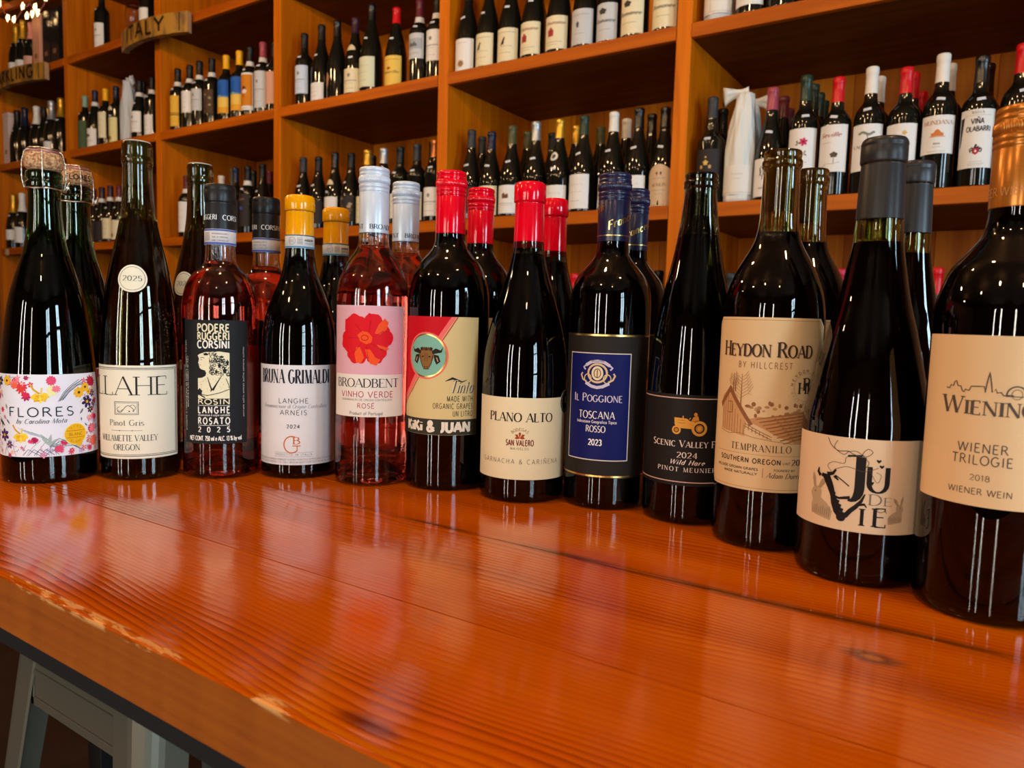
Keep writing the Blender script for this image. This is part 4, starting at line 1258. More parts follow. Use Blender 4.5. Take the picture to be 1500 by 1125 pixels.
def make_pogg(label, xy, off):
    t = front(label, xy, off)
    make_glass(t, PO, .3074, G_DEEP, W_RED, .252, .020)
    cp = screwcap(t, .3096, .2468, .0151, pm('navy_cap', (0.008, 0.010, 0.045), 0.28))
    dc = Decal(ring_fun(.0149), .0149, .0002)
    for u0 in (-27.3, 19.5):
        dc.text('Franceschi', 0, 0, 7.0, FOIL_GOLD, 'scriptb', width=44, tf=lambda q, u0=u0: (u0+q[0]*.93-q[1]*.36, 266.0+q[0]*.42+q[1]*.93))
    dc.rect(-46, 46, 251.6, 252.5, FOIL_GOLD, 1)
    dc.build('cap_lettering', cp)
    lb = label_sheet('label', PO, .0300, .1618, .0560, .00035, paper('#231e1a'), t)
    d = Decal(PO.r, .0380, .0004)
    d.rect(-56, 56, 159.6, 161.2, FOIL_GOLD, 1); d.rect(-56, 56, 30.8, 32.4, FOIL_GOLD, 1)
    d.rect(-31, 31, 46, 144.5, '#0e165c', 1); d.frame(-31, 31, 46, 144.5, .9, '#d9cfc4', 2)
    si = '#c9c2d4'; gd = '#d9bd8c'
    cv = 125
    d.ring(0, cv+1, 8.6, 8.2, 1.8, gd, 3); d.disc(0, cv+1, 5.4, 6.4, '#e4d3ae', 3); d.ring(0, cv+1, 3, 4, .8, '#6b5430', 4); d.line([(0, cv+4), (0, cv-3)], .9, '#6b5430', 4)
    d.line([(-11, cv+8), (-6, cv+11), (0, cv+12), (6, cv+11), (11, cv+8)], 2.8, si, 4); d.line([(-11, cv-8), (-5, cv-11), (0, cv-12), (5, cv-11), (11, cv-8)], 2.8, si, 4)
    for s_ in (-1, 1):
        d.line([(s_*10, cv-7), (s_*14, cv-5), (s_*16, cv-1), (s_*14.5, cv+1)], 1.6, gd, 3); d.line([(s_*11, cv+8), (s_*13.5, cv+6), (s_*11.5, cv+4)], 1.6, si, 3); d.ring(s_*9, cv-4, 3.4, 4, .9, gd, 3, 0, 360, 14)
    d.text('ANTICA FATTORIA', 0, cv+11.2, 1.5, '#3a3450', 'sans', width=12, lay=5)
    d.text('IL POGGIONE', 0, 100.0, 7.2, si, 'flare', width=47, sp=.16, small=.82)
    d.text('TOSCANA', 0, 84.6, 6.6, '#e2dcd6', 'flare', width=34, sp=.16)
    d.text('Indicazione Geografica Tipica', 0, 80.4, 2.6, '#d0c9cf', 'sansb', width=38)
    d.text('ROSSO', 0, 72.2, 5.8, '#e2dcd6', 'flare', width=18, sp=.14)
    d.text('2023', 0, 60.2, 5.2, '#f0ece6', 'sansb', width=12.4)
    d.build('label_print', lb)
    return t


# ---- 9 scenic valley
PS = Prof([(34.5, .2), (37.8, 2.5), (38.8, 8), (38.8, 106), (38.0, 122), (36.6, 143), (33.6, 170), (28.0, 200), (21.6, 229), (17.2, 255), (14.6, 276), (13.6, 287), (13.6, 290), (14.8, 291.6), (14.9, 296), (14.0, 297.4), (14.2, 301), (13.4, 303.2), (10.2, 303.4)], 3)


def make_scenic(label, xy, off):
    t = front(label, xy, off)
    make_glass(t, PS, .3034, G_DEEP, W_RED, .250, .024)
    lathe('cork', [(0, .256), (.0096, .256), (.0097, .3025), (0, .3030)], 32, CORKD, t)
    lb = label_sheet('label', PS, .0345, .1130, .0600, .00035, paper('#1b1512'), t)
    d = Decal(PS.r, .0388, .0004)
    pk = '#c9a394'
    for z in (109.4, 37.4): d.rect(-60, 60, z, z+.9, pk, 1)
    g = FOIL_GOLD; g = ink('#d99a3c')
    u0, v0 = 0, 80
    d.ring(9.2, v0+4.6, 5.4, 5.4, 2.2, g, 3); d.disc(9.2, v0+4.6, 3.2, 3.2, '#b87a2a', 2, 18); d.disc(9.2, v0+4.6, 1.8, 1.8, g, 3, 12)
    d.ring(-9.8, v0+2.6, 3.0, 3.0, 1.5, g, 3); d.disc(-9.8, v0+2.6, 1.6, 1.6, '#b87a2a', 2, 12)
    d.poly([(-12, v0+13.2), (-1.5, v0+12.8), (1.0, v0+10.8), (5, v0+10.4), (5, v0+4), (-7, v0+4.4), (-10, v0+6), (-11.5, v0+7)], g, 2)
    d.line([(-4.6, v0+12), (-4.6, v0+15)], .9, g, 3)
    d.line([(0.5, v0+12), (1.6, v0+13.6)], .7, g, 3)
    d.poly([(2.2, v0+11), (4.0, v0+14.5), (7.6, v0+15.4), (8.6, v0+11.6), (5.4, v0+10.6)], '#cf8a34', 3); d.disc(5.6, v0+16.6, 1.5, 1.6, '#cf8a34', 4, 12)
    d.line([(-9, v0+11.2), (-3, v0+11)], .4, '#9a6420', 3); d.line([(-9, v0+9), (-3, v0+8.8)], .4, '#9a6420', 3)
    w = '#e3cfc2'
    d.text('SCENIC VALLEY FARMS', 4.5, 68.2, 5.6, w, 'serifb', width=73, sp=.2, small=.86)
    d.text('2024', 0, 58.8, 4.8, w, 'serifb', width=17)
    d.text('Wild Hare', 0, 53.0, 4.0, w, 'scriptb', width=29, sp=.25)
    d.text('PINOT MEUNIER', 0, 46.8, 3.7, w, 'serifb', width=51, sp=.36)
    d.build('label_print', lb)
    return t


# ---- 10 heydon road
PH = Prof([(35, .2), (38.2, 2.5), (39.0, 8), (39.0, 172), (38.4, 184), (36.4, 198), (33.0, 209), (27.6, 221), (21.6, 231.5), (17.6, 240), (15.6, 249), (14.6, 260), (13.8, 284), (13.5, 293), (13.6, 295.5), (15.0, 296.8), (15.1, 301), (14.1, 302.6), (14.3, 306.6), (13.5, 308.8), (10.2, 309)], 3)


def make_heydon(label, xy, off):
    t = front(label, xy, off)
    make_glass(t, PH, .309, G_AMBER, W_RED, .246, .020)
    lathe('cork', [(0, .264), (.0096, .264), (.0097, .3080), (0, .3086)], 32, CORKD, t)
    lb = label_sheet('label', PH, .0468, .1794, .0515, .00035, paper('#d9b98a'), t, clip=.006)
    d = Decal(PH.r, .0390, .0004)
    bk = '#3a2c26'; br = '#8a5a38'; lt = '#a87c50'
    a, b0, b1, c = 49.6, 48.8, 177.4, 6
    d.line([(-a+c, b0), (a-c, b0), (a, b0+c), (a, b1-c), (a-c, b1), (-a+c, b1), (-a, b1-c), (-a, b0+c), (-a+c, b0)], .35, lt, 1)
    d.text('HEYDON ROAD', .6, 149.2, 11.2, '#b08860', 'serifb', width=72, small=.82, lay=1)
    d.text('HEYDON ROAD', 0, 149.8, 11.2, bk, 'serifb', width=72, small=.82, lay=2)
    d.text('BY HILLCREST', 0, 141.0, 4.6, br, 'sans', width=40, sp=.42)
    # barn
    d.poly([(-36, 118), (-35, 92), (-12, 88), (-12, 104), (-27, 124)], '#c99a68', 1)
    d.poly([(-38, 112), (-27, 126.5), (-6, 98), (-8.5, 96.5), (-27, 121), (-36.5, 108)], br, 2)
    for k in range(9): d.line([(-34+k*2.6, 91.5-k*.3), (-34+k*2.6, 117-abs(k-2.6)*3.6 if k > 2 else 112+k*3.4)], .35, br, 2)
    d.frame(-29, -24, 105, 114, .5, br, 2)
    # trees
    random.seed(3)
    def tree(u, v, h, n):
        d.line([(u, v), (u, v+h)], .9, br, 2, [1.1, .3])
        for k in range(n):
            z = v+h*(.3+.65*k/n); L_ = h*.34*(1-.5*k/n); s_ = 1 if k % 2 else -1
            d.line([(u, z), (u+s_*L_*.6, z+L_*.4), (u+s_*L_, z+L_)], .35, lt, 2); d.line([(u+s_*L_*.6, z+L_*.4), (u+s_*L_*.9, z+L_*.3)], .25, lt, 2)
    tree(-16.5, 108, 28, 14); tree(-24, 122, 14, 10); tree(-22, 122, 11, 6)
    for k in range(26): d.blob(random.uniform(-12, 30), random.uniform(107, 116)-abs(random.uniform(0, 3)), random.uniform(1, 2.4), random.uniform(.8, 1.8), random.choice([lt, '#b98e60', br]), 1, 10)
    d.poly([(-12, 101), (2, 95), (14, 89), (26, 85), (42, 85), (42, 112), (24, 108), (8, 104), (-2, 104)], '#c08c5a', 1)
    for k in range(9):
        z = 108-k*2.2; d.line([(-4+k*2.6, z-6), (10+k*2, z-3), (42, z+2-k*.2)], 1.0, br if k % 2 else '#9a6a42', 2, [.8, 1.2, 1.2])
        for j in range(6): d.blob(8+k*2+j*5.2, z-2.8+j*.7, 1.3, .8, '#9a6a42', 3, 8)
    for k in range(7): d.line([(-12+k*2.8, 99-k*1.6), (-12+k*2.8, 94-k*1.1)], .5, br, 2)
    d.line([(-12, 98), (8, 89)], .5, br, 2); d.line([(-12, 96), (8, 87)], .5, br, 2)
    d.line([(-36, 91), (-26, 89), (-16, 90.5), (-6, 88), (6, 86.5), (18, 85), (40, 84)], .5, lt, 2)
    d.ring(33, 127.5, 10.8, 10.8, .25, lt, 2)
    d.arctext('HEYDON ROAD', 33, 127.5, 12.6, 2.2, br, 'sansb', 170, 10); d.arctext('DISTINCTIVELY', 33, 127.5, 12.6, 1.6, br, 'sans', 200, 340)
    d.text('H', 29.4, 122.6, 8.6, bk, 'serifb'); d.text('R', 33.4, 125.2, 9.4, bk, 'serifb'); d.text('H', 37.6, 122.6, 8.6, bk, 'serifb')
    d.text('TEMPRANILLO', 0, 77.4, 5.2, bk, 'serif', width=46, sp=.26)
    d.line([(-38, 74.8), (40, 74.8)], .25, lt)
    d.text('SOUTHERN OREGON', -9, 68.2, 3.6, bk, 'sansb', width=49, sp=.3); d.text('VINT', 20, 68.2, 2.0, bk, 'sans', width=6); d.text('2021', 30.5, 68.0, 4.4, bk, 'serifb', width=13)
    d.text('HILLSIDE GROWN GRAPES', -19, 62.6, 1.8, bk, 'sansb', width=37); d.text('MADE NATURALLY', -15, 59.0, 1.8, bk, 'sansb', width=28)
    d.line([(3, 65), (3, 57.5)], .25, bk)
    d.text('FOUNDED BY', 19, 63.2, 1.5, bk, 'sansb', width=16); d.text('Adam Duerner', 21, 57.8, 4.0, bk, 'script', width=31)
    d.build('label_print', lb)
    return t


# ---- 11 ju de vie
PJ = Prof([(38.5, .2), (40.6, 2.5), (41.3, 8), (41.3, 98), (41.0, 110), (38.6, 124), (33.4, 150), (28.4, 172), (23.2, 192), (19.6, 211), (16.4, 231), (15.1, 246), (14.0, 262), (13.4, 284), (14.4, 286), (14.3, 296), (13.4, 299.6), (10.2, 300)], 3)
GREYCAP = pm('charcoal_capsule', (0.020, 0.019, 0.020), 0.36, spec=0.32)


def make_ju(label, xy, off):
    t = front(label, xy, off)
    make_glass(t, PJ, .300, glass('olive_neck_glass', (0.42, 0.42, 0.10)), W_RED, .2325, .022)
    capsule(t, .3030, .2478, .0143, GREYCAP, .0006, .0175, .0153, groove=True)
    lb = label_sheet('label', PJ, .0375, .1005, .0495, .00035, paper('#dcc09c'), t)
    d = Decal(PJ.r, .0420, .0004)
    bk = '#1b1614'; gr = '#b39a7a'
    U = 3
    d.text('J', U-.5, 58.5, 30, bk, 'didone', width=12)
    d.poly([(U-6, 89), (U+3, 90), (U+3, 88.6), (U-6, 87.8)], bk, 2); d.line([(U-3, 60.5), (U-10, 59), (U-15, 60)], 1.2, bk, 2, [2.2, 1.6, .4])
    d.text('U', U+13.5, 65.5, 17, bk, 'serifb', width=14)
    d.text('D', U+12.5, 57.0, 7.2, '#7b6c5c', 'serif', width=8); d.text('E', U+20.5, 57.0, 5.4, '#7b6c5c', 'serif', width=5)
    d.text('I', U+5, 42.5, 11.5, bk, 'serifb', width=4); d.text('E', U+16, 42.5, 12.5, bk, 'serifb', width=8.5)
    # gnarled vine trunk in the shape of a V
    d.line([(U-23, 73), (U-18, 72), (U-16, 66), (U-14, 60), (U-13, 55), (U-11.2, 50), (U-8, 46), (U-5, 48), (U-2.6, 51.4), (U+1, 55), (U+4, 59), (U+6, 64)], 4, bk, 3,
           [2.4, 3.8, 4.4, 3.6, 4.0, 3.8, 4.2, 3.2, 3.0, 2.8, 2.0, .8])
    d.disc(U-8, 46, 3.0, 2.6, bk, 3, 14); d.disc(U-18.5, 71.5, 2.4, 2.2, bk, 3, 12)
    random.seed(9)
    for k in range(10): d.blob(U-20+k*1.4, 72-k*2.6, 2.2, 1.8, bk, 3, 12, .3)
    d.line([(U-24, 72), (U-26, 74.5), (U-25.5, 77.5)], 2, bk, 3, [2.4, 2, .8]); d.line([(U-19, 74), (U-15, 75), (U-13, 78)], 2, bk, 3, [3, 2.2, 1.4]); d.line([(U-14, 73.5), (U-11, 71)], 2, bk, 3, [2, 1])
    d.line([(U+1, 56), (U+6, 57), (U+7.5, 55)], 1.6, bk, 3, [2, 1.6, .6])
    d.line([(U-13, 74), (U-8, 71), (U-4, 68)], .8, bk, 2)
    def curl(pts, w=.35):
        P = catmull2(pts); d.line(P, w, '#4a3c30', 2)
    curl([(U-20, 99), (U-17, 94), (U-12, 91), (U-6, 91.5), (U-3, 90), (U+3, 88)], .5); curl([(U-13, 98), (U-15, 93), (U-9, 89), (U-6, 91)], .4)
    curl([(U-6, 91), (U-1, 92), (U+5, 89), (U+9, 92), (U+6, 94), (U+3, 90), (U+7, 85), (U+5, 81)], .4); curl([(U-16, 76), (U-19, 80), (U-15, 83), (U-8, 83), (U-7, 87), (U-4, 88)], .35)
    curl([(U-14, 78), (U-6, 81), (U+3, 79), (U+8, 80), (U+13, 82)], .35); curl([(U+7, 82), (U+10, 76), (U+13, 72), (U+15, 77), (U+12, 79)], .3)
    for u, v in ((U+13, 86.5), (U+15, 83)): d.poly([(u, v-1.4), (u+1.6, v+.2), (u+1, v+1.2), (u, v+.4), (u-1, v+1.2), (u-1.6, v+.2)], bk, 3)
    d.poly([(U+10, 70), (U+11, 72.5), (U+9, 72.5)], bk, 3)
    curl([(U+13, 54), (U+16, 52.4), (U+19, 53.4), (U+20, 52)], .4)
    # hares
    for u, v, k, fl in ((U-24, 45, 1.0, 1), (U+27, 46, .62, -1)):
        def q(pts): return [(u+fl*x*k, v+y*k) for x, y in pts][::fl]
        d.poly(q([(-6, 0), (9, -2.5), (10, 4), (6, 9), (0, 12.5), (-5, 12), (-6.5, 6)]), gr, 1); d.poly(q([(-6, 10), (1, 11), (1.5, 17), (-2, 19.5), (-6, 17.5), (-7.4, 14.5)]), gr, 2)
        d.poly(q([(-5, 18), (-3.2, 18.5), (-4, 25), (-6.4, 29), (-6.6, 24)]), '#a48b6c', 2); d.poly(q([(-1.6, 18.5), (.6, 18), (4.4, 23), (4.6, 26.5), (1, 24.5)]), '#a48b6c', 2)
        for j in range(9): d.line(q([(-5+j*1.6, 1-j*.2), (-4.4+j*1.6, 5+(j % 3))]), .35*k+.1, '#8a7356', 3)
        d.disc(u-fl*3.4*k, v+15.6*k, .5*k, .5*k, '#5b4a38', 4, 8)
    d.build('label_print', lb)
    return t


def catmull2(P, n=7):
    out = []
    for i in range(len(P)-1):
        p0 = P[max(i-1, 0)]; p1 = P[i]; p2 = P[i+1]; p3 = P[min(i+2, len(P)-1)]
        for j in range(n):
            t = j/n
            out.append(tuple(.5*(2*p1[k]+(p2[k]-p0[k])*t+(2*p0[k]-5*p1[k]+4*p2[k]-p3[k])*t*t+(3*p1[k]-p0[k]-3*p2[k]+p3[k])*t**3) for k in (0, 1)))
    out.append(P[-1])
    return out


# ---- 12 wieninger
PW = Prof([(36, .2), (39.4, 2.5), (40.3, 8), (40.3, 178), (39.6, 188), (36.6, 200), (31.8, 212.5), (26.6, 219), (20.4, 226.6), (16.8, 232), (15.2, 239), (14.6, 248), (14.4, 302), (13.6, 305), (10.2, 305.4)], 4)


def make_wien(label, xy, off):
    t = front(label, xy, off)
    make_glass(t, PW, .3054, G_DEEP, W_RED, .250, .020)
    cp = screwcap(t, .3078, .2478, .0152, pm('bronze_cap', (0.48, 0.17, 0.02), 0.24, 0.5))
    dc = Decal(ring_fun(.0150), .0150, .0002)
    for u in (-24, 8, 40): dc.text('WIENINGER', u, 254.5, 5, '#c08a58', 'sansl', width=30)
    dc.build('cap_lettering', cp)
    lb = label_sheet('label', PW, .0708, .1712, .0438, .00035, paper('#dcbc8e'), t, round_=.0015)
    d = Decal(PW.r, .0403, .0004)
    g = '#544a42'
    U = -1
    sky = [(-22, 140.5), (-19, 140), (-17.5, 143), (-15.5, 142), (-14.5, 145.5), (-13, 146.8), (-12, 144), (-11.2, 142.5), (-9, 142.6), (-7.5, 138.8), (-6, 137.8), (-5, 140), (-2, 139.4), (-.5, 143), (6, 143.4), (9, 143.6), (10, 138.6), (10.8, 146), (11.8, 152.5),
           (12.3, 156), (12.9, 152.5), (14, 146), (15, 139), (17.5, 142), (18.4, 139), (21, 139.6), (23, 137), (27, 137.6), (30, 137.4)]
    d.line([(-23+(u+22)*.694, 137+(v-137)*.70) for u, v in sky], .7, g, 2)
    du = 14.6
    d.ring(du, 137.4, 5.0, 5.2, .8, g, 2, -10, 190, 24); d.ring(du, 138.0, 2.6, 2.8, .35, g, 2); d.line([(du-4.6, 136.8), (du+4.6, 136.8)], .5, g, 2)
    d.line([(du+4.8, 137.2), (du+7, 135.6), (du+10, 136.2), (du+14, 135)], .6, g, 2)
    d.text('WIENINGER', 7, 124.8, 10.2, g, 'serifb', width=62, small=.80)
    d.text('WIENER', 0, 102.8, 5.2, g, 'sans', width=25.5, sp=.22); d.text('TRILOGIE', 0, 95.6, 5.4, g, 'sans', width=31, sp=.22)
    d.text('2018', 0, 86.2, 3.3, g, 'sans', width=10.2); d.text('WIENER WEIN', 0, 77.8, 3.6, g, 'sans', width=33, sp=.18)
    d.build('label_print', lb)
    return t


def second(root, xy, off, label):
    return dup(root, (xy[0], xy[1], 0), facing(xy[0], xy[1], off), label)


b = make_sparkling('dark green sparkling wine bottle with a floral label, wired cork, at the far left front', (-.8007, .3583), -10)
second(b, (-.8655, .4190), 12, 'second sparkling bottle with wired stamped cork, just behind the floral-labelled one')
for ch in b.children:
    if ch.name.startswith('cork'):
        for g in list(ch.children): bpy.data.objects.remove(g)
b = make_hock('tall slim olive wine bottle with cream label ILLAHE and round 2025 medallion', (-.7423, .4203), -22)
second(b, (-.7849, .5186), -50, 'tall olive bottle behind the black-capped rose, its 2025 medallion half hidden')
b = make_rosato('dark rose bottle with black label, woodcut head and black capsule, in front row', (-.6878, .4772), -11.5)
second(b, (-.7136, .5550), -40, 'rose bottle with black CORSINI capsule standing behind the yellow-capped bottle')
b = make_arneis('dark bottle with white BRUNA GRIMALDI label and yellow capsule, in front row', (-.6285, .5316), -9)
second(b, (-.6600, .6116), -4, 'yellow-capped bottle in the second row, left behind the silver-capped rose')
b = make_broad('pink rose bottle with red hibiscus label and silver screw cap, in front row', (-.5451, .5569), -9.5)
second(b, (-.5702, .6330), 4, 'silver-capped rose bottle in the second row beside the red screw cap')
b = make_kiki('litre bottle with red, yellow and green bull label and red screw cap, in front row', (-.4750, .5950), -18)
second(b, (-.5050, .6870), -14, 'red screw-capped bottle in the second row, right behind the bull label')
b = make_plano('dark bottle with cream PLANO ALTO label and smooth red capsule, in front row', (-.3869, .6055), -4)
second(b, (-.4146, .6985), -6, 'smooth red-capsuled bottle in the second row behind the PLANO ALTO bottle')
b = make_pogg('bottle with black and royal blue label and navy screw cap, in front row', (-.3103, .6323), -14)
second(b, (-.3278, .7154), -40, 'navy screw-capped bottle in the second row behind the blue label')
make_scenic('uncapped dark bottle with black label and golden tractor', (-.2286, .6352), -1)
b = make_heydon('bottle with tan barn and vineyard label and bare amber-green neck, in front row', (-.1529, .6045), -6)
second(b, (-.1482, .6860), 12, 'bare-necked bottle in the second row behind the barn label')
b = make_ju('bottle with cream JU DE VIE label, vine trunk and hares, charcoal capsule', (-.0765, .5694), -8)
second(b, (-.0665, .6594), 5, 'charcoal-capsuled bottle in the second row, right behind the hare label')
make_wien('largest, nearest bottle at far right with tan skyline label and bronze screw cap', (.0018, .5455), -9.5)
# ------------------------------------------------------------------ bottles on the shelves
def shelf_prof(kind, H, Rb):
    Rm, h = Rb*1000, H*1000
    if kind == 'bordeaux':
        P = [(Rm-3, .2), (Rm-.6, 2.4), (Rm, 7), (Rm, .58*h), (Rm*.97, .625*h), (Rm*.84, .665*h), (Rm*.62, .70*h), (Rm*.46, .73*h), (15.4, .77*h), (14.2, .82*h), (13.6, .94*h), (14.6, .945*h), (14.6, .985*h), (13.2, h-1)]
    elif kind == 'burgundy':
        P = [(Rm-3, .2), (Rm-.6, 2.4), (Rm, 7), (Rm, .36*h), (Rm*.98, .42*h), (Rm*.88, .51*h), (Rm*.71, .60*h), (Rm*.54, .68*h), (Rm*.42, .75*h), (15, .81*h), (14, .87*h), (13.6, .95*h), (14.6, .955*h), (14.6, .985*h), (13.2, h-1)]
    elif kind == 'sparkling':
        P = [(Rm-3, .2), (Rm-.6, 2.4), (Rm, 7), (Rm, .36*h), (Rm*.97, .43*h), (Rm*.84, .53*h), (Rm*.64, .63*h), (Rm*.48, .71*h), (17, .78*h), (15.4, .87*h), (17, .89*h), (16, .91*h), (17.5, .95*h), (17, .985*h), (14, h-1)]
    elif kind == 'port':
        P = [(Rm-3, .2), (Rm-.6, 2.4), (Rm, 7), (Rm, .56*h), (Rm*.96, .60*h), (Rm*.7, .645*h), (18, .68*h), (17.5, .74*h), (14.6, .80*h), (13.8, .94*h), (14.6, .95*h), (14.6, .985*h), (13.2, h-1)]
    return Prof(P, 2)


CAPM = {'black': '#0b0b0c', 'navy': '#141b34', 'maroon': '#5c1f2c', 'red': '#c3121c', 'yellow': '#e2a310', 'white': '#d9d6cf', 'silver': '#a9aeb4', 'green': '#24362a', 'sage': '#7c9684', 'gold': '#c9992e', 'olive': '#4a4a2c', 'copper': '#b06a3c',
        'plum': '#351a2c', 'grey': '#2b2e33', 'pink': '#d98a86', 'magenta': '#b8163e', 'orange': '#d4651a', 'glossblack': '#0a0a0b', 'rose': '#9a4050'}
LAB = {'white': '#dad8d6', 'cream': '#d9cfae', 'pale yellow': '#d8cd92', 'pale blue': '#bccbe0', 'yellow': '#dcb855', 'pale green': '#cdd0b4', 'gold': '#d8a83a', 'green': '#44573c', 'dark': '#2c2728', 'brown': '#4a3526', 'grey': '#b9bcc0', 'pink': '#c99a86'}
TAG = ink('#c9ccd6')


def shelf_print(d, kind, z0, z1, hw):
    m = (z0+z1)/2; L_ = z1-z0
    g = '#8c8a86'
    if kind == 'lines':
        d.text('VIGNA', 0, m+L_*.18, 5, g, 'serif', width=hw*1.1); d.rect(-hw*.5, hw*.5, m-2, m-1.2, g); d.rect(-hw*.4, hw*.4, m-L_*.28, m-L_*.28+1, g)
    elif kind == 'crest':
        d.blob(0, m+L_*.22, 6, 7, '#7d7a80', 2); d.rect(-hw*.7, hw*.7, m-2, m+1, '#8d8a90'); d.rect(-hw*.4, hw*.4, m-10, m-9, g); d.rect(-hw*.5, hw*.5, m-L_*.33, m-L_*.33+1, g)
    elif kind == 'redcrest':
        d.text('Domaine', 2, m+L_*.24, 10, '#7c3236', 'scriptb', width=hw*1.5); d.rect(-hw*.45, hw*.0, m-12, m+8, '#9a3438'); d.rect(-hw*.30, -hw*.12, m+8, m+14, '#9a3438'); d.rect(-hw*.7, hw*.6, m-L_*.3, m-L_*.3+1.3, g); d.rect(-hw*.5, hw*.3, m-L_*.38, m-L_*.38+1, g)
    elif kind == 'bird':
        d.poly([(-17, m-4), (-9, m+12), (-2, m+24), (2, m+22), (-1, m+12), (-3, m+2), (-9, m)], '#26262a', 2); d.line([(-4, m+4), (-2, m-3)], 1, '#26262a'); d.rect(-hw*.8, hw*.8, m+L_*.36, m+L_*.36+1.5, g)
        d.rect(-hw*.3, hw*.6, m-6, m-5, g); d.rect(-hw*.5, hw*.5, m-L_*.25, m-L_*.25+1.2, g)
    elif kind == 'script':
        d.text('Romanee', 0, m-2, 11, '#3c3834', 'scriptb', width=hw*1.6); d.blob(-6, m+L_*.28, 12, 9, '#3c3a3a', 2); d.rect(-hw*.5, hw*.5, m-L_*.22, m-L_*.22+1.2, g)
    elif kind == 'flower':
        d.flower(4, m+L_*.22, 11, 6, '#c0305c', '#5b1a30', 2, .3, .3); d.flower(-10, m+L_*.20, 7, 3, '#5b6650', None, 2, 2); d.flower(6, m-L_*.02, 9, 4, '#6b5a66', None, 2, 1, .2); d.rect(-8, 14, m-L_*.2, m-L_*.2+1.2, g); d.blob(4, m-L_*.34, 6, 2.4, '#93a9c9', 2)
    elif kind == 'tree':
        d.text('Seville', -4, m+L_*.24, 11, '#9a2a36', 'scriptb', width=hw*1.25); d.rect(-hw*.6, 0, m+L_*.12, m+L_*.12+.8, g)
        d.blob(8, m-L_*.14, 9, 7, '#54473e', 2); d.line([(8, m-L_*.2), (8, m-L_*.32)], 1.2, '#54473e'); d.line([(-22, m-L_*.38), (-8, m-L_*.32), (6, m-L_*.33), (22, m-L_*.3)], 1, '#9a8b7a')
    elif kind == 'oak':
        d.text('VALSERRA', -2, m-2, 8, '#3c3632', 'serifb', width=hw*1.5)
        for k in range(8): d.blob(-16+k*4.4, m+L_*.3+3*math.sin(k), 4, 3, '#7b7a72', 2)
        d.line([(2, m+L_*.26), (3, m+L_*.14)], 2, '#6a6862'); d.rect(-6, 8, m-8, m-7, g); d.rect(-10, 10, m-L_*.3, m-L_*.3+1, g)
    elif kind == 'gilded':
        d.text('MARKIZ', 6, m-2, 6, '#4a3a34', 'serifb', width=hw*.9); d.flower(10, m+L_*.28, 6, 5, '#caa85a', None, 2); d.rect(-hw*.9, hw*.9, z0+3, z0+4, g); d.blob(14, z0+8, 2.4, 3, '#6d1f24', 2)
    elif kind == 'palace':
        d.text('MUNDANA', 0, m+L_*.26, 9.5, '#a0603a', 'serifb', width=hw*1.6)
        d.poly([(-13, m-4), (-13, m+3), (-8, m+4), (-4, m+10), (0, m+12), (4, m+10), (8, m+4), (13, m+3), (13, m-4)], '#c7743a', 2); d.rect(-17, 17, m-6, m-4.6, '#b5764a'); d.text('RIOJA', 0, m-L_*.26, 3.6, '#4a3c38', 'sansb', width=13); d.rect(-9, 9, m-L_*.33, m-L_*.33+.8, g); d.rect(-20, 20, z0+5, z0+5.8, g)
    elif kind == 'rioja':
        bk = '#2b2a2c'
        d.text('RIOJA', 0, z1-10, 5.4, bk, 'serifb', width=24, sp=.3); d.rect(-28, 28, z1-14, z1-13.4, g)
        d.text('VIÑA', 0, z1-33, 12, bk, 'sansb', width=25); d.text('OLABARRI', 3, z1-50, 11, bk, 'sansb', width=50)
        cv = z0+38
        d.blob(0, cv+3, 9, 8, '#3b2f38', 2, 26, .3, 8); d.poly([(-6, cv+6), (6, cv+6), (5, cv-5), (0, cv-9), (-5, cv-5)], '#a8242e', 3); d.rect(-2.6, 2.6, cv-1, cv+.6, '#e8e2da', 4); d.rect(-.8, .8, cv-3.4, cv+3, '#e8e2da', 4)
        for s_ in (-1, 1): d.line([(s_*7, cv+8), (s_*12, cv+4), (s_*10, cv-3)], 2.4, '#3b2f38', 2)
        d.disc(0, cv+13, 2.4, 2.8, '#3b2f38', 2, 10)
        d.rect(-12, 14, z0+14, z0+14.7, g); d.rect(-16, 18, z0+9, z0+9.7, g); d.rect(-14, 15, z0+5.5, z0+6.1, g)
        d.poly([(-hw+3, z1-18), (-hw+13, z1-16), (-hw+6, z0+52), (-hw+3, z0+48)], bk, 2)
    elif kind == 'chateau':
        d.rect(-hw*.85, hw*.85, m-L_*.12, m+L_*.3, '#9aa0a8', 2); d.poly([(-16, m-2), (-16, m+8), (-11, m+14), (-8, m+8), (0, m+9), (6, m+16), (11, m+8), (16, m+8), (16, m-2)], '#5c6068', 3); d.rect(-hw*.6, hw*.6, m-L_*.3, m-L_*.3+1.4, g)
    elif kind == 'pape':
        d.blob(-4, m+8, 8, 5, '#9a4a2a', 2); d.text('Lanerthe', 0, m-10, 10, '#6b4420', 'scriptb', width=hw*1.5); d.rect(-hw*.8, hw*.8, m+L_*.36, m+L_*.36+1.6, '#9a7a3a')
    elif kind == 'sky':
        d.rect(-hw, hw, m+3, z1, '#1f55a8', 1); d.rect(-hw, hw, m-3, m+3, '#5a86a8', 1)
        for k in range(6): d.blob(-hw+8+k*8, m+2+2*math.sin(k*2), 6, 3, '#7f9a9a', 2)
        for k in range(6): d.blob(-hw+8+k*8, z1-12+5*math.sin(k*3), 6, 3, '#2f66b8', 2)
        d.rect(-hw, hw, z0, z0+L_*.18, '#d89a2a', 2)
    elif kind == 'portrait':
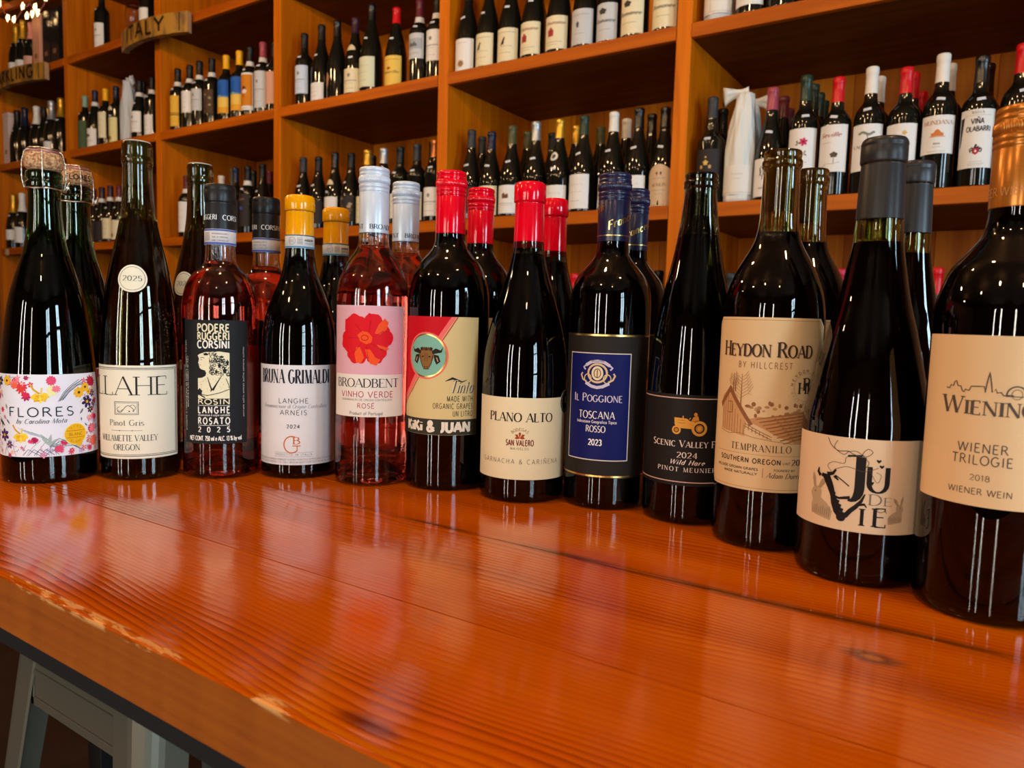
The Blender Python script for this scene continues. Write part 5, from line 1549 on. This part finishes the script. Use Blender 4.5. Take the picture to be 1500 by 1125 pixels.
        d.rect(-hw*.92, hw*.92, z0+18, z1-8, '#c4781c', 1); d.blob(0, m+12, 9, 11, '#5c3420', 2); d.blob(2, m, 12, 9, '#d8c9b8', 3); d.blob(-3, m-16, 7, 9, '#b05a24', 3); d.rect(-hw*.6, hw*.6, z0+7, z0+9, g)
    elif kind == 'stamp':
        d.disc(0, z0+22, 10, 10, '#8a6a44', 2, 18); d.ring(0, z0+22, 12, 12, 1, '#a08a5a', 2); d.rect(-hw*.5, hw*.5, z1-14, z1-13, g)
    elif kind == 'house':
        d.poly([(-12, m+3), (-12, m+16), (-5, m+22), (2, m+14), (8, m+19), (12, m+12), (10, m+3)], '#6b4434', 2); d.rect(-hw*.6, hw*.6, m-14, m-12.6, g); d.rect(-hw*.4, hw*.6, m-20, m-19, g)
    elif kind == 'arms':
        d.flower(0, m+L_*.16, 8, 5, '#c9a95c', None, 2, .3); d.disc(0, m+L_*.3, 2.6, 2.6, '#c9a95c', 2, 10); d.text('TAWNY', 0, m-L_*.2, 5, '#c9a95c', 'serifb', width=24); d.text('RESERVE', 0, m-L_*.34, 6, '#c9a95c', 'serifb', width=32)
        for s_ in (-1, 1): d.blob(s_*12, m+L_*.06, 4, 5, '#b8965a', 2)
    elif kind == 'horse':
        for k in range(3):
            d.line([(-16+k*9, m+4), (-12+k*9, m+14), (-15+k*9, m+24), (-9+k*9, m+30)], 3, '#3a3636', 2, [1, 4, 3, 1]); d.line([(-14+k*9, m+10), (-7+k*9, m+2), (-8+k*9, m-6)], 2, '#3a3636', 2)
        d.text('HERMANOS', 0, m-L_*.3, 5, '#55504e', 'serif', width=34)
    elif kind == 'shield':
        for s_ in (-1, 1): d.poly([(s_*6, m+26), (s_*9, m+34), (s_*6, m+39), (s_*3, m+34)][::s_], '#6b2a2a', 2)
        d.rect(-20, 20, m+18, m+19.5, g); d.text('MOULIN', 0, m-4, 9, '#7c6a58', 'serifb', width=44); d.rect(-22, 22, m-16, m-14.5, g); d.rect(-14, 14, m-26, m-25, g)
    elif kind == 'fleur':
        d.blob(-4, m+L_*.06, 5, 9, '#4a4c58', 2); d.text('COTES DU RHONE', 0, m+L_*.32, 4, '#8a5a5c', 'serif', width=hw*1.4); d.rect(-hw*.4, hw*.4, m-L_*.2, m-L_*.2+1.2, g)
    elif kind == 'bars':
        d.rect(-hw, hw, z0+L_*.36, z0+L_*.39, '#3a2a10', 2); d.rect(-hw, hw, z0+L_*.42, z0+L_*.44, '#3a2a10', 2)
        d.line([(-hw*.2, z0), (-hw*.2, z1)], 3.6, '#2a1d10', 2)
    elif kind == 'murky':
        for k in range(12): d.blob(random.uniform(-hw*.8, hw*.8), random.uniform(z0+6, z1-6), random.uniform(4, 9), random.uniform(3, 6), random.choice(['#7a6a4c', '#98876a', '#5a4632']), 2)
    elif kind == 'bluedot':
        d.disc(4, m+8, 8, 8, '#3c4f9c', 2, 18); d.rect(-hw*.5, hw*.5, m+L_*.3, m+L_*.3+8, '#6b4a3a', 2)


def shelf_bottle(x, y, z, H, kind, cap, lab, look, label, group, Rb=None, collar=False, price=True, neck=None):
    Rb = Rb or {'bordeaux': .0365, 'burgundy': .0405, 'sparkling': .0425, 'port': .0375}[kind]
    t = empty('wine_bottle', (x, y, z+.0004), R(random.uniform(-7, 9)), label, 'wine bottle', group)
    P = shelf_prof(kind, H, Rb)
    lathe('glass', [(0, .002), (P.r(0)*.7, 0.0), (P.r(0)*.9, 0.0)]+P.p+[(0, H-.001)], 28, SHELF_GLASS, t)
    zc = {'bordeaux': .79, 'burgundy': .80, 'sparkling': .66, 'port': .80}[kind]*H
    ct = CAPM[cap]
    cm = pm('capsule_'+cap, ct, .28 if cap not in ('black', 'grey', 'white') else .4, .6 if cap in ('gold', 'silver', 'copper') else 0, spec=.5 if cap in ('gold', 'silver', 'copper', 'glossblack') else .28)
    pr = P.cut(zc, H-.0012, .0007)
    lathe('capsule', pr+[(pr[-1][0]-.002, H), (0, H)], 24, cm, t)
    if collar:
        lathe('collar', P.cut(zc-.022, zc-.002, .0012), 24, paper('#cfcac6'), t)
    if lab:
        kd, lc, z0, z1 = lab
        hw = Rb*1.12
        if lc == 'arch':
            lo = Decal(P.r, Rb, .0005); a = hw*1000
            lo.poly([(-a, z0), (a, z0), (a, z1-30), (a*.72, z1-14), (a*.3, z1-3), (0, z1), (-a*.3, z1-3), (-a*.72, z1-14), (-a, z1-30)], paper('#c6a886'), 1)
            L_ = lo.build('label', t)
        elif lc == 'diamond':
            lo = Decal(P.r, Rb, .0005); lo.poly([(-24, 60), (-16, 36), (-8, 62), (-5, 84), (-15, 102), (-22, 84)], ink('#c08a68'), 1); L_ = lo.build('label', t)
        else:
            L_ = label_sheet('label', P, z0/1000, z1/1000, hw, .0005, paper(LAB[lc]), t, segs=18, round_=.004 if kd == 'crest' else 0)
        if kd:
            d = Decal(P.r, Rb, .0007); shelf_print(d, kd, z0, z1, hw*1000); d.build('label_print', L_)
    if neck:
        zn = H*1000*.60
        dn = Decal(P.r, P.r(zn/1000), .0006)
        if neck == 'ring':
            dn.disc(-4, zn, 14, 14, '#d9d6cc', 1, 20); dn.disc(-4, zn, 7, 7, '#55504a', 2, 14)
        else: dn.poly([(-20, zn-10), (20, zn-10), (16, zn+4), (4, zn+12), (-8, zn+11), (-18, zn+2)], '#cdbfa0', 1)
        dn.build('neck_label', t)
    if price:
        zp = H*1000*(.655 if kind == 'bordeaux' else .60)
        if neck: zp = H*1000*.47
        dp = Decal(P.r, P.r(zp/1000), .0009)
        u = random.uniform(-6, 6); a = random.uniform(-.25, .25)
        pts = [(-9, -3.6), (9, -3.6), (9, 3.6), (-9, 3.6)]
        dp.poly([(u+px*math.cos(a)-py*math.sin(a), zp+px*math.sin(a)+py*math.cos(a)) for px, py in pts], TAG, 1)
        dp.build('price_sticker', t)
    return t


ORD = ['first', 'second', 'third', 'fourth', 'fifth', 'sixth', 'seventh', 'eighth', 'ninth', 'tenth', 'eleventh', 'twelfth']
BAY = dict(zip('ABCDEF', ['first', 'second', 'third', 'fourth', 'fifth', 'sixth']))
RN = {'u': 'top shelf', 't': 'upper shelf', 'm': 'middle shelf', 'b': 'bottom shelf'}
bx, bu, sp_, pt = 'bordeaux', 'burgundy', 'sparkling', 'port'
DATA = [
 # row, bay, x, depth row, height, shape, cap, (print, label colour, z0, z1), look, options
 ('t','A',-4.943,0,.311,sp_,'black',None,'black-foiled',{}), ('t','A',-4.846,0,.314,sp_,'navy',None,'navy-foiled',{}), ('t','A',-4.701,0,.303,sp_,'white',None,'pale-foiled slim-necked',{}),
 ('t','A',-4.615,0,.285,bu,'black',None,'short black-capped',{}), ('t','A',-4.526,0,.310,sp_,'silver',('lines','white',20,80),'silver-foiled white-labelled',{}), ('t','A',-4.763,1,.325,sp_,'gold',None,'gold-foiled',{}), ('t','A',-4.418,0,.310,sp_,'gold',None,'gold-foiled',{}),
 ('t','B',-4.158,0,.285,bx,'sage',('','green',2,150),'sage-capped green-wrapped',{}), ('t','B',-4.055,0,.298,bu,'navy',('house','white',4,96),'white-labelled with brown house',{'collar':1}),
 ('t','B',-3.951,0,.292,bx,'yellow',('lines','cream',38,168),'yellow-capped cream-labelled',{}), ('t','B',-3.848,0,.289,bx,'navy',('stamp','pale yellow',4,128),'dark-capped with stamped yellow label',{'neck':'n'}),
 ('t','B',-3.848,1,.303,bx,'black',('lines','cream',10,120),'cream-labelled',{}), ('t','B',-3.632,0,.285,bu,'black',('crest','white',30,130),'white-labelled collared',{'collar':1}), ('t','B',-3.754,1,.325,bu,'black',None,'tall collared',{'collar':1}),
 ('t','B',-3.522,0,.285,bx,'black',('lines','white',6,100),'white-labelled',{'collar':1}),
 ('t','C',-3.306,0,.290,bx,'black',('bars','gold',20,160),'black-capped with barred gold label',{'collar':1}), ('t','C',-3.211,0,.291,bx,'black',('lines','white',71,167),'black-capped white-labelled',{'collar':1}), ('t','C',-3.135,0,.296,bx,'black',('crest','grey',70,166),'black-capped grey-white-labelled',{'collar':1}),
 ('t','C',-3.042,0,.293,bx,'black',('murky','brown',45,150),'black-capped with murky brown label',{'collar':1}), ('t','C',-2.938,0,.289,bx,'yellow',('sky','yellow',33,175),'yellow-capped with blue and yellow label',{'price':0}), ('t','C',-2.845,0,.292,bx,'yellow',('sky','yellow',33,175),'yellow-capped with blue and gold label',{'price':0}),
 ('t','C',-2.772,0,.297,bx,'black',('portrait','white',25,180),'with orange picture label',{'collar':1}), ('t','C',-2.686,0,.300,bx,'rose',('crest','grey',24,174),'rose-capped with large pale label',{'collar':1}), ('t','C',-2.611,0,.285,bx,'black',('','pink',30,160),'pink-labelled half hidden',{}),
 ('t','D',-2.426,0,.288,bx,'black',('crest','pale blue',45,155),'black-capped with rounded pale blue label',{}), ('t','D',-2.326,0,.302,bu,'black',('lines','white',5,72),'black-capped with low white label',{}), ('t','D',-2.237,0,.301,bu,'glossblack',('','diamond',0,0),'with peach diamond label',{'price':0}),
 ('t','D',-2.139,0,.293,bu,'plum',('crest','cream',7,96),'plum-capped cream-labelled',{'neck':'n'}), ('t','D',-2.053,0,.325,bu,'glossblack',('lines','pale green',15,124),'tallest fat black-topped',{'Rb':.0445}), ('t','D',-1.928,0,.287,bu,'red',('pape','yellow',3,108),'red-capped yellow-labelled',{}),
 ('t','D',-1.816,0,.292,bx,'maroon',('chateau','grey',80,167),'maroon-capped with castle picture label',{'collar':1}), ('t','D',-1.735,0,.290,bx,'black',('crest','white',60,165),'white-labelled beside the post',{'collar':1}),
 ('t','E',-1.598,0,.300,bu,'black',('stamp','white',4,108),'slim white and gold labelled',{}), ('t','E',-1.511,0,.300,bu,'black',('bird','cream',5,110),'cream-labelled with black bird',{}), ('t','E',-1.422,0,.300,bu,'black',('bird','cream',5,110),'cream-labelled with black bird',{}),
 ('t','E',-1.331,0,.300,bu,'maroon',('redcrest','cream',12,112),'cream-labelled with red castle',{}), ('t','E',-1.236,0,.300,bu,'maroon',('redcrest','cream',12,112),'cream-labelled with red castle',{}), ('t','E',-1.142,0,.300,bu,'black',('fleur','grey',10,114),'pale-labelled with dark flask emblem',{}),
 ('t','E',-1.060,0,.300,bx,'black',('script','grey',8,116),'pale-labelled with script',{}), ('t','E',-.974,0,.300,bu,'black',('script','cream',10,120),'large cream-labelled with dark script',{}), ('t','E',-.874,0,.300,bu,'black',('script','cream',10,120),'cream-labelled with script beside the post',{}), ('t','E',-1.370,1,.300,bu,'black',None,'plain black',{}),
 ('t','F',-.631,0,.300,bu,'black',('lines','white',22,120),'white-labelled',{}), ('t','F',-.548,0,.300,bu,'black',None,'plain dark',{}), ('t','F',-.465,0,.300,bu,'black',None,'plain dark',{}),
 ('u','A',-4.924,0,.304,sp_,'gold',('lines','white',10,85),'gold-foiled white-labelled',{}), ('u','A',-4.836,0,.318,sp_,'gold',('lines','white',10,85),'gold-foiled white-labelled',{}), ('u','A',-4.962,1,.300,sp_,'white',('','white',10,60),'pale-foiled',{}), ('u','A',-4.735,0,.285,sp_,'pink',('stamp','pink',10,90),'pink-foiled',{}),
 ('u','B',-3.971,0,.300,bx,'black',('crest','white',4,128),'black-capped white-labelled',{}), ('u','B',-3.553,0,.300,bx,'navy',('','white',60,118),'blue-capped with small white label',{}),
 ('m','A',-5.026,0,.324,sp_,'gold',('','white',50,110),'gold-foiled',{}), ('m','A',-4.912,0,.324,sp_,'white',('lines','white',30,120),'white-foiled',{}),
 ('m','B',-4.090,0,.289,bu,'maroon',('','dark',10,110),'maroon-capped dark-labelled',{'collar':1}), ('m','B',-4.006,0,.292,bu,'plum',('','dark',10,110),'plum-capped dark-labelled',{'collar':1}), ('m','B',-3.922,0,.294,bu,'plum',('lines','cream',18,122),'plum-capped cream-labelled',{'collar':1}), ('m','B',-3.836,0,.287,bu,'maroon',('stamp','cream',10,108),'maroon-capped with brown-stamped label',{'collar':1}),
 ('m','C',-3.246,0,.289,bx,'maroon',('lines','white',25,165),'white-labelled collared',{'collar':1,'price':0}), ('m','C',-3.107,1,.293,bx,'white',None,'white-capped',{}), ('m','C',-3.020,1,.317,bu,'olive',None,'olive-capped',{}), ('m','C',-2.876,0,.293,bx,'navy',('','dark',20,150),'navy-capped',{}),
 ('m','C',-2.791,0,.292,bx,'black',('bluedot','dark',30,170),'black-capped with blue dot label',{'collar':1}), ('m','C',-2.871,1,.296,bx,'black',None,'black-capped',{}), ('m','C',-2.690,0,.291,bu,'black',('lines','cream',20,110),'black-capped',{}), ('m','C',-2.757,1,.285,bu,'maroon',None,'maroon-capped',{}),
 ('m','D',-2.431,0,.295,bu,'grey',None,'grey-capped unlabelled-looking',{}), ('m','D',-2.340,0,.289,bu,'black',('','dark',20,110),'black-capped dark-labelled',{}), ('m','D',-2.245,0,.297,bu,'glossblack',('','white',30,120),'glossy black-capped white-labelled',{'neck':'n'}), ('m','D',-2.155,0,.285,bu,'black',('murky','dark',20,120),'dark-capped with mottled label',{}),
 ('m','D',-2.068,0,.289,bu,'gold',('lines','cream',10,110),'gold-capped',{}), ('m','D',-2.129,1,.292,bu,'black',None,'black-capped',{}), ('m','D',-1.983,0,.287,bu,'silver',('lines','cream',10,110),'silver-capped',{}), ('m','D',-1.900,0,.284,bx,'black',('lines','white',20,110),'thick black-capped',{}),
 ('m','D',-1.818,0,.284,bx,'grey',('lines','cream',10,110),'grey-capped cream-labelled',{}), ('m','D',-1.735,0,.290,bx,'copper',('crest','white',20,120),'copper-capped white-labelled',{}), ('m','D',-1.82,1,.312,bu,'black',None,'black-capped',{}),
 ('m','E',-1.571,0,.306,bu,'grey',('','dark',20,110),'slate-capped',{}), ('m','E',-1.592,1,.305,bu,'grey',None,'slate-capped',{}), ('m','E',-1.486,0,.290,bu,'navy',('lines','cream',10,106),'navy-capped cream-labelled',{}), ('m','E',-1.402,0,.300,bu,'olive',('house','white',10,102),'olive-capped white-labelled',{}), ('m','E',-1.40,1,.302,bu,'olive',None,'olive-capped',{}),
 ('m','E',-1.309,0,.302,bu,'silver',('lines','pale yellow',10,100),'silver-capped',{}), ('m','E',-1.300,1,.285,bu,'black',None,'short black',{}), ('m','E',-1.219,0,.299,bu,'gold',('lines','white',4,88),'gold-capped with round white neck seal',{'neck':'ring'}), ('m','E',-1.210,1,.299,bu,'gold',None,'gold-capped',{}),
 ('m','E',-1.132,0,.299,bu,'green',('lines','white',10,115),'green-capped with large white label',{}), ('m','E',-1.12,1,.285,bu,'olive',None,'short olive-capped',{}), ('m','E',-1.030,0,.297,bu,'white',('lines','white',10,100),'white-capped',{}), ('m','E',-1.030,1,.298,bu,'white',None,'white-capped',{}),
 ('m','E',-.947,0,.298,bu,'glossblack',('lines','white',7,96),'black-capped white-labelled',{}), ('m','E',-.945,1,.302,bu,'glossblack',None,'black-capped',{}), ('m','E',-.864,0,.289,bu,'glossblack',('shield','arch',2,122),'black with tan arched label',{'Rb':.0395}),
 ('m','F',-.724,0,.299,pt,'grey',('arms','dark',40,150),'grey-capped with gold-printed black label',{}), ('m','F',-.724,1,.289,bx,'black',None,'plain black',{}), ('m','F',-.560,0,.301,bu,'rose',('horse','white',10,110),'rose-capped with horse-sketch label',{'Rb':.037}), ('m','F',-.553,1,.300,bu,'maroon',None,'maroon-capped',{}), ('m','F',-.560,2,.290,bu,'maroon',None,'maroon-capped',{}),
 ('m','F',-.475,0,.320,bx,'green',('flower','white',52,178),'green-capped with red flower label',{}), ('m','F',-.476,1,.322,bx,'green',None,'green-capped',{}), ('m','F',-.479,2,.323,bx,'green',None,'green-capped',{}), ('m','F',-.485,3,.325,bx,'green',None,'green-capped',{}),
 ('m','F',-.395,0,.303,bx,'red',('tree','white',60,178),'red-capped with lone tree label',{}), ('m','F',-.318,0,.316,bx,'white',('oak','white',56,170),'white-capped with oak tree label',{}), ('m','F',-.314,1,.317,bx,'white',None,'white-capped',{}), ('m','F',-.240,0,.303,bx,'red',('gilded','white',60,162),'red-capped with gilded white label',{'price':0}),
 ('m','F',-.235,1,.315,bx,'red',None,'red-capped',{}), ('m','F',-.223,2,.290,bx,'red',None,'short red-capped',{}), ('m','F',-.164,0,.322,bx,'white',('palace','white',83,172),'white-capped with orange palace label',{}), ('m','F',-.156,1,.324,bx,'white',None,'white-capped',{}),
 ('m','F',-.084,0,.305,bx,'glossblack',('rioja','white',43,176),'black-capped with white RIOJA label',{}), ('m','F',-.075,1,.311,bx,'glossblack',None,'black-capped',{}), ('m','F',-.006,0,.318,bx,'red',('lines','white',50,160),'red-capped',{}),
 ('b','E',-1.147,0,.307,bx,'red',('lines','white',50,160),'red-capped',{}), ('b','E',-.905,0,.302,bx,'red',('lines','white',50,160),'red-capped',{}), ('b','E',-.900,1,.320,bx,'black',None,'black-capped',{}), ('b','F',-.648,0,.304,bx,'grey',None,'grey-capped',{}), ('b','F',-.361,0,.311,bx,'magenta',('lines','white',50,160),'magenta-capped',{}),
 ('b','F',-.143,0,.312,bx,'red',None,'red-capped',{}), ('b','B',-4.038,0,.302,bx,'orange',None,'orange-capped',{}),
]
order = {}
for i, r in enumerate(DATA): order.setdefault((r[0], r[1], r[3] > 0), []).append((r[2], r[3], i))
rank = {}
for k, v in order.items():
    for j, (_, _, i) in enumerate(sorted(v)): rank[i] = j
random.seed(11)
for i, (row, bay, x, k, H, kind, cap, lab, look, opt) in enumerate(DATA):
    back = k > 0
    if row in 'b': where = 'on bottom shelf, %s bay' % BAY[bay]
    else: where = '%s, %s bay' % (RN[row], BAY[bay])
    lb = '%s bottle, %s from left%s, %s' % (look, ORD[rank[i]], ' in rear row' if back else '', where)
    shelf_bottle(x, WY+.052+.09*k, ROWS[row], H, kind, cap, lab, look, lb, 'wine bottles on the %s' % RN[row], opt.get('Rb'), opt.get('collar'), opt.get('price', not back), opt.get('neck'))

# ---- bottles wrapped in white tissue
def tissue_mat():
    m = pm('white_tissue', '#cfd0cc', .55)
    return m


TIS = tissue_mat()


def wrapped(x, y, z, H, label, lean=1, grey=False, lab=True):
    t = empty('wrapped_bottle', (x, y, z+.0004), R(4), label, 'wrapped bottle', None)
    v = []; f = []; n = 48; lv = 26
    random.seed(int(abs(x)*1000))
    ph = [random.uniform(0, 6.28) for _ in range(6)]
    for j in range(lv):
        s = j/(lv-1); zz = H*.93*s
        base = .0405 if s < .5 else .0405-(s-.5)/.5*.0190
        for i in range(n):
            a = 2*PI*i/n
            cr = .0010+.0016*s
            r = base+cr*(math.sin(5*a+ph[0]+s*6)+.7*math.sin(9*a+ph[1]-s*9)+.6*math.sin(14*a+ph[2]+s*14))
            sh = .014*max(0, s-.55)*lean
            v.append((r*math.cos(a)+sh, r*math.sin(a), zz))
    for j in range(lv-1):
        for i in range(n): f.append((j*n+i, j*n+(i+1) % n, (j+1)*n+(i+1) % n, (j+1)*n+i))
    f.append(tuple(range(n))[::-1]); f.append(tuple(range((lv-1)*n, lv*n)))
    m = pm('grey_tissue', '#b5bac0', .5) if grey else TIS
    pydata('tissue', v, f, m, t, True)
    # twisted knot and flared ear of tissue
    v = []; f = []; n = 28; st = 12
    for j in range(st):
        s = j/(st-1)
        cx = .014*lean-.066*lean*s; cz = H*.925+.010*math.sin(s*2.6)-.006*s
        rr = .017-.010*math.sin(min(s*3.0, PI))+.014*max(0, s-.3)
        for i in range(n):
            a = 2*PI*i/n
            fl = 1+.16*math.sin(4*a+s*4)+.1*math.sin(7*a)
            v.append((cx+.25*rr*math.cos(a)*fl*(.3+s)*-lean, rr*math.cos(a+.5)*fl*.55, cz+rr*math.sin(a)*fl))
    for j in range(st-1):
        for i in range(n): f.append((j*n+i, j*n+(i+1) % n, (j+1)*n+(i+1) % n, (j+1)*n+i))
    f.append(tuple(range(n))[::-1])
    f.append(tuple(range((st-1)*n, st*n)))
    pydata('twisted_end', v, f, m, t, True)
    if lab:
        P = Prof([(41.6, 0), (41.6, 300)], 1)
        L_ = label_sheet('label', P, .020, .098, .046, .001, paper('#d6d2cc'), t, segs=24)
        d = Decal(P.r, .0416, .0013); d.text('CASTELL', 4, 72, 5, '#9a9894', 'serif', width=30); d.rect(-8, 14, 62, 63, '#a9a6a2'); d.rect(-46, 46, 25, 26, '#a9a6a2'); d.build('label_print', L_)


wrapped(-.640, WY+.055, ROWS['m'], .318, 'white tissue-wrapped bottle with twisted top, middle shelf, sixth bay')
wrapped(-.644, WY+.150, ROWS['m'], .315, 'tissue-wrapped bottle behind another wrapped one, middle shelf, sixth bay', -1, False, False)
wrapped(-3.736, WY+.055, ROWS['t'], .322, 'grey-white crumpled tissue-wrapped bottle, upper shelf, second bay', -.6, True, False)
wrapped(-.722, WY+.060, ROWS['t'], .30, 'frosted tissue-wrapped bottle at the top right, beside the post', .3, True, True)

# ---- gift boxes
def gift_box(x0, x1, y0, y1, z, H, mat, label, strip=None):
    t = empty('gift_box', ((x0+x1)/2, (y0+y1)/2, z+.0004), 0, label, 'gift box', None)
    w, dd = (x1-x0)/2, (y1-y0)/2
    box('carton', -w, w, -dd, dd, 0, H-.022, mat, t, .0012)
    box('lid', -w-.0008, w+.0008, -dd-.0008, dd+.0008, H-.0215, H, mat, t, .0012)
    bm = bmesh.new(); box_bm(bm, -w*.35, w*.35, -dd-.0016, -dd-.0009, H*.2, H*.28)
    from_bm('printed_mark', bm, ink('#8a5a3c'), t)


gift_box(-5.055, -4.985, WY+.02, WY+.115, ROWS['t'], .30, pm('pale_carton', '#c9b3ab', .6), 'pale pink upright gift box, upper shelf at far left edge')
gift_box(-4.655, -4.575, WY+.02, WY+.11, ROWS['u'], .30, pm('pink_carton', '#c98f72', .55), 'pinkish tall gift box beside the gold-foiled bottles')
BLK = pm('black_lacquer_box', (.012, .010, .012), .12)
gift_box(-4.560, -4.475, WY+.03, WY+.12, ROWS['u'], .30, BLK, 'glossy black gift box, left of a pair under star lights')
gift_box(-4.465, -4.380, WY+.03, WY+.12, ROWS['u'], .30, BLK, 'glossy black gift box against the post, right of the pair')

# ---- wine glass on the top shelf
t = empty('wine_glass', (-3.80, WY+.12, ROWS['u']+.0004), 0, 'clear stemmed wine glass on the top shelf, left of the ITALY sign', 'wine glass')
lathe('foot_and_stem', [(0, 0), (.034, 0), (.035, .0012), (.030, .003), (.008, .006), (.0045, .012), (.0038, .05), (.0042, .085), (.008, .094), (0, .0945)], 32, G_CLEAR, t)
lathe('bowl', [(0, .095), (.010, .096), (.028, .110), (.038, .135), (.040, .16), (.035, .20), (.031, .215), (.030, .2152), (.034, .20), (.039, .16), (.037, .136), (.027, .112), (.010, .098), (0, .0972)], 32, G_CLEAR, t)

# ---- carved stave signs
def stave_wood():
    m = pm('barrel_stave', (.3, .15, .05), .55)
    nt = m.node_tree; N = nt.nodes; L = nt.links.new
    tc = N.new('ShaderNodeTexCoord'); mp = N.new('ShaderNodeMapping'); mp.inputs['Scale'].default_value = (16, 2, 5)
    nz = N.new('ShaderNodeTexNoise'); nz.inputs['Scale'].default_value = 1.3; nz.inputs['Detail'].default_value = 4
    L(tc.outputs['Object'], mp.inputs['Vector']); L(mp.outputs['Vector'], nz.inputs['Vector'])
    cr = N.new('ShaderNodeValToRGB'); cr.color_ramp.elements[0].position = .42; cr.color_ramp.elements[0].color = (*rgb('#6a4a1c'), 1); cr.color_ramp.elements[1].position = .56; cr.color_ramp.elements[1].color = (*rgb('#a27422'), 1)
    L(nz.outputs['Fac'], cr.inputs['Fac']); L(cr.outputs['Color'], N['Principled BSDF'].inputs['Base Color'])
    return m


STV = stave_wood(); ENDG = pm('stave_end_grain', '#c79a6c', .7)


def sign(xc, zc, L_, h, txt, label, th=.028):
    sag = .052; Rs = ((L_/2)**2+sag*sag)/(2*sag)
    yc = WY-.004-th+Rs-sag-.004
    t = empty('carved_sign', (xc, yc, zc), 0, label, 'sign', 'carved barrel-stave signs')
    half = math.asin(L_/2/Rs); n = 24
    v = []; f = []
    for i in range(n+1):
        a = -half+2*half*i/n; hh = h/2*(1+.02*math.sin(i*1.7)); g = -.004*math.cos(a/half*1.2)
        for r_ in (Rs, Rs-th):
            for zz in (-hh+g, hh+g): v.append((r_*math.sin(a), -r_*math.cos(a), zz))
    for i in range(n):
        a = i*4; b_ = a+4
        f += [(a, b_, b_+1, a+1), (a+2, a+3, b_+3, b_+2), (a+1, b_+1, b_+3, a+3), (a, a+2, b_+2, b_)]
    f += [(0, 1, 3, 2), (n*4, n*4+2, n*4+3, n*4+1)]
    pydata('stave', v, f, STV, t)
    for s_ in (-1, 1):
        a = s_*half*1.0012
        v = [(r_*math.sin(a), -r_*math.cos(a), zz) for r_ in (Rs, Rs-th) for zz in (-h/2, h/2)]+[(r_*math.sin(a)+s_*.0012, -r_*math.cos(a), zz) for r_ in (Rs, Rs-th) for zz in (-h/2, h/2)]
        pydata('end_grain', v, [(0, 1, 3, 2), (4, 6, 7, 5), (0, 4, 5, 1), (2, 3, 7, 6), (1, 5, 7, 3), (0, 2, 6, 4)], ENDG, t)
    d = Decal(lambda z: Rs, Rs, .0006)
    d.text(txt, -14, -h*1000*.34, h*1000*.70, '#241206', 'sansb', width=L_*1000*(.60 if len(txt) < 6 else .8), sp=.28)
    for s_ in (-1, 1): d.line([(s_*(L_*500-16)-18*s_, -h*450), (s_*(L_*500-16)-18*s_, h*450)], 7, '#4a2c14', 2)
    d.build('burnt_lettering', t)


sign(-3.358, 1.440, .535, .088, 'ITALY', 'wooden barrel-stave sign with burnt letters ITALY')
sign(-4.70, 1.436, .60, .088, 'SPARKLING', 'wooden barrel-stave sign with burnt letters SPARKLING at far left')

# ---- string of star lights
STAR = pm('star_bulb', (1, .8, .45), .5, emit=((1.0, .66, .28), 7.0))
t = empty('star_light_string', (-4.66, WY-.025, 1.76), 0, 'string of small glowing star lights hanging over the far left top shelf', 'string lights')
stars = [(-4.93, 1.889), (-4.83, 1.793), (-4.755, 1.771), (-4.645, 1.819), (-4.503, 1.787), (-4.60, 1.759), (-4.536, 1.757), (-4.474, 1.752), (-4.38, 1.81), (-4.30, 1.86)]
P = []
path = [(-5.02, 1.93)]+stars[:3]+[stars[3], (-4.56, 1.822), stars[4], (-4.55, 1.79), (-4.62, 1.775), stars[5], stars[6], stars[7], (-4.43, 1.77), stars[8], stars[9], (-4.2, 1.9)]
for i in range(len(path)-1):
    for k in range(5):
        s = k/5; P.append((path[i][0]+(path[i+1][0]-path[i][0])*s+4.66, 0.004*math.sin(i), path[i][1]+(path[i+1][1]-path[i][1])*s-1.76-.012*math.sin(s*PI)))
tube('wire', P, .0028, pm('pink_wire', '#b86a5a', .5), t, 6)
for x, z in stars:
    v = [(0, -.012, 0), (0, .004, 0)]; f = []
    a0 = random.uniform(0, 1)
    for k in range(10):
        r_ = .023 if k % 2 == 0 else .007; a = a0+PI*k/5; v.append((r_*math.cos(a), -.003, r_*math.sin(a)))
    for k in range(10): f += [(0, 2+k, 2+(k+1) % 10), (1, 2+(k+1) % 10, 2+k)]
    o = pydata('star', v, f, STAR, t); o.location = (x+4.66, 0, z-1.76)
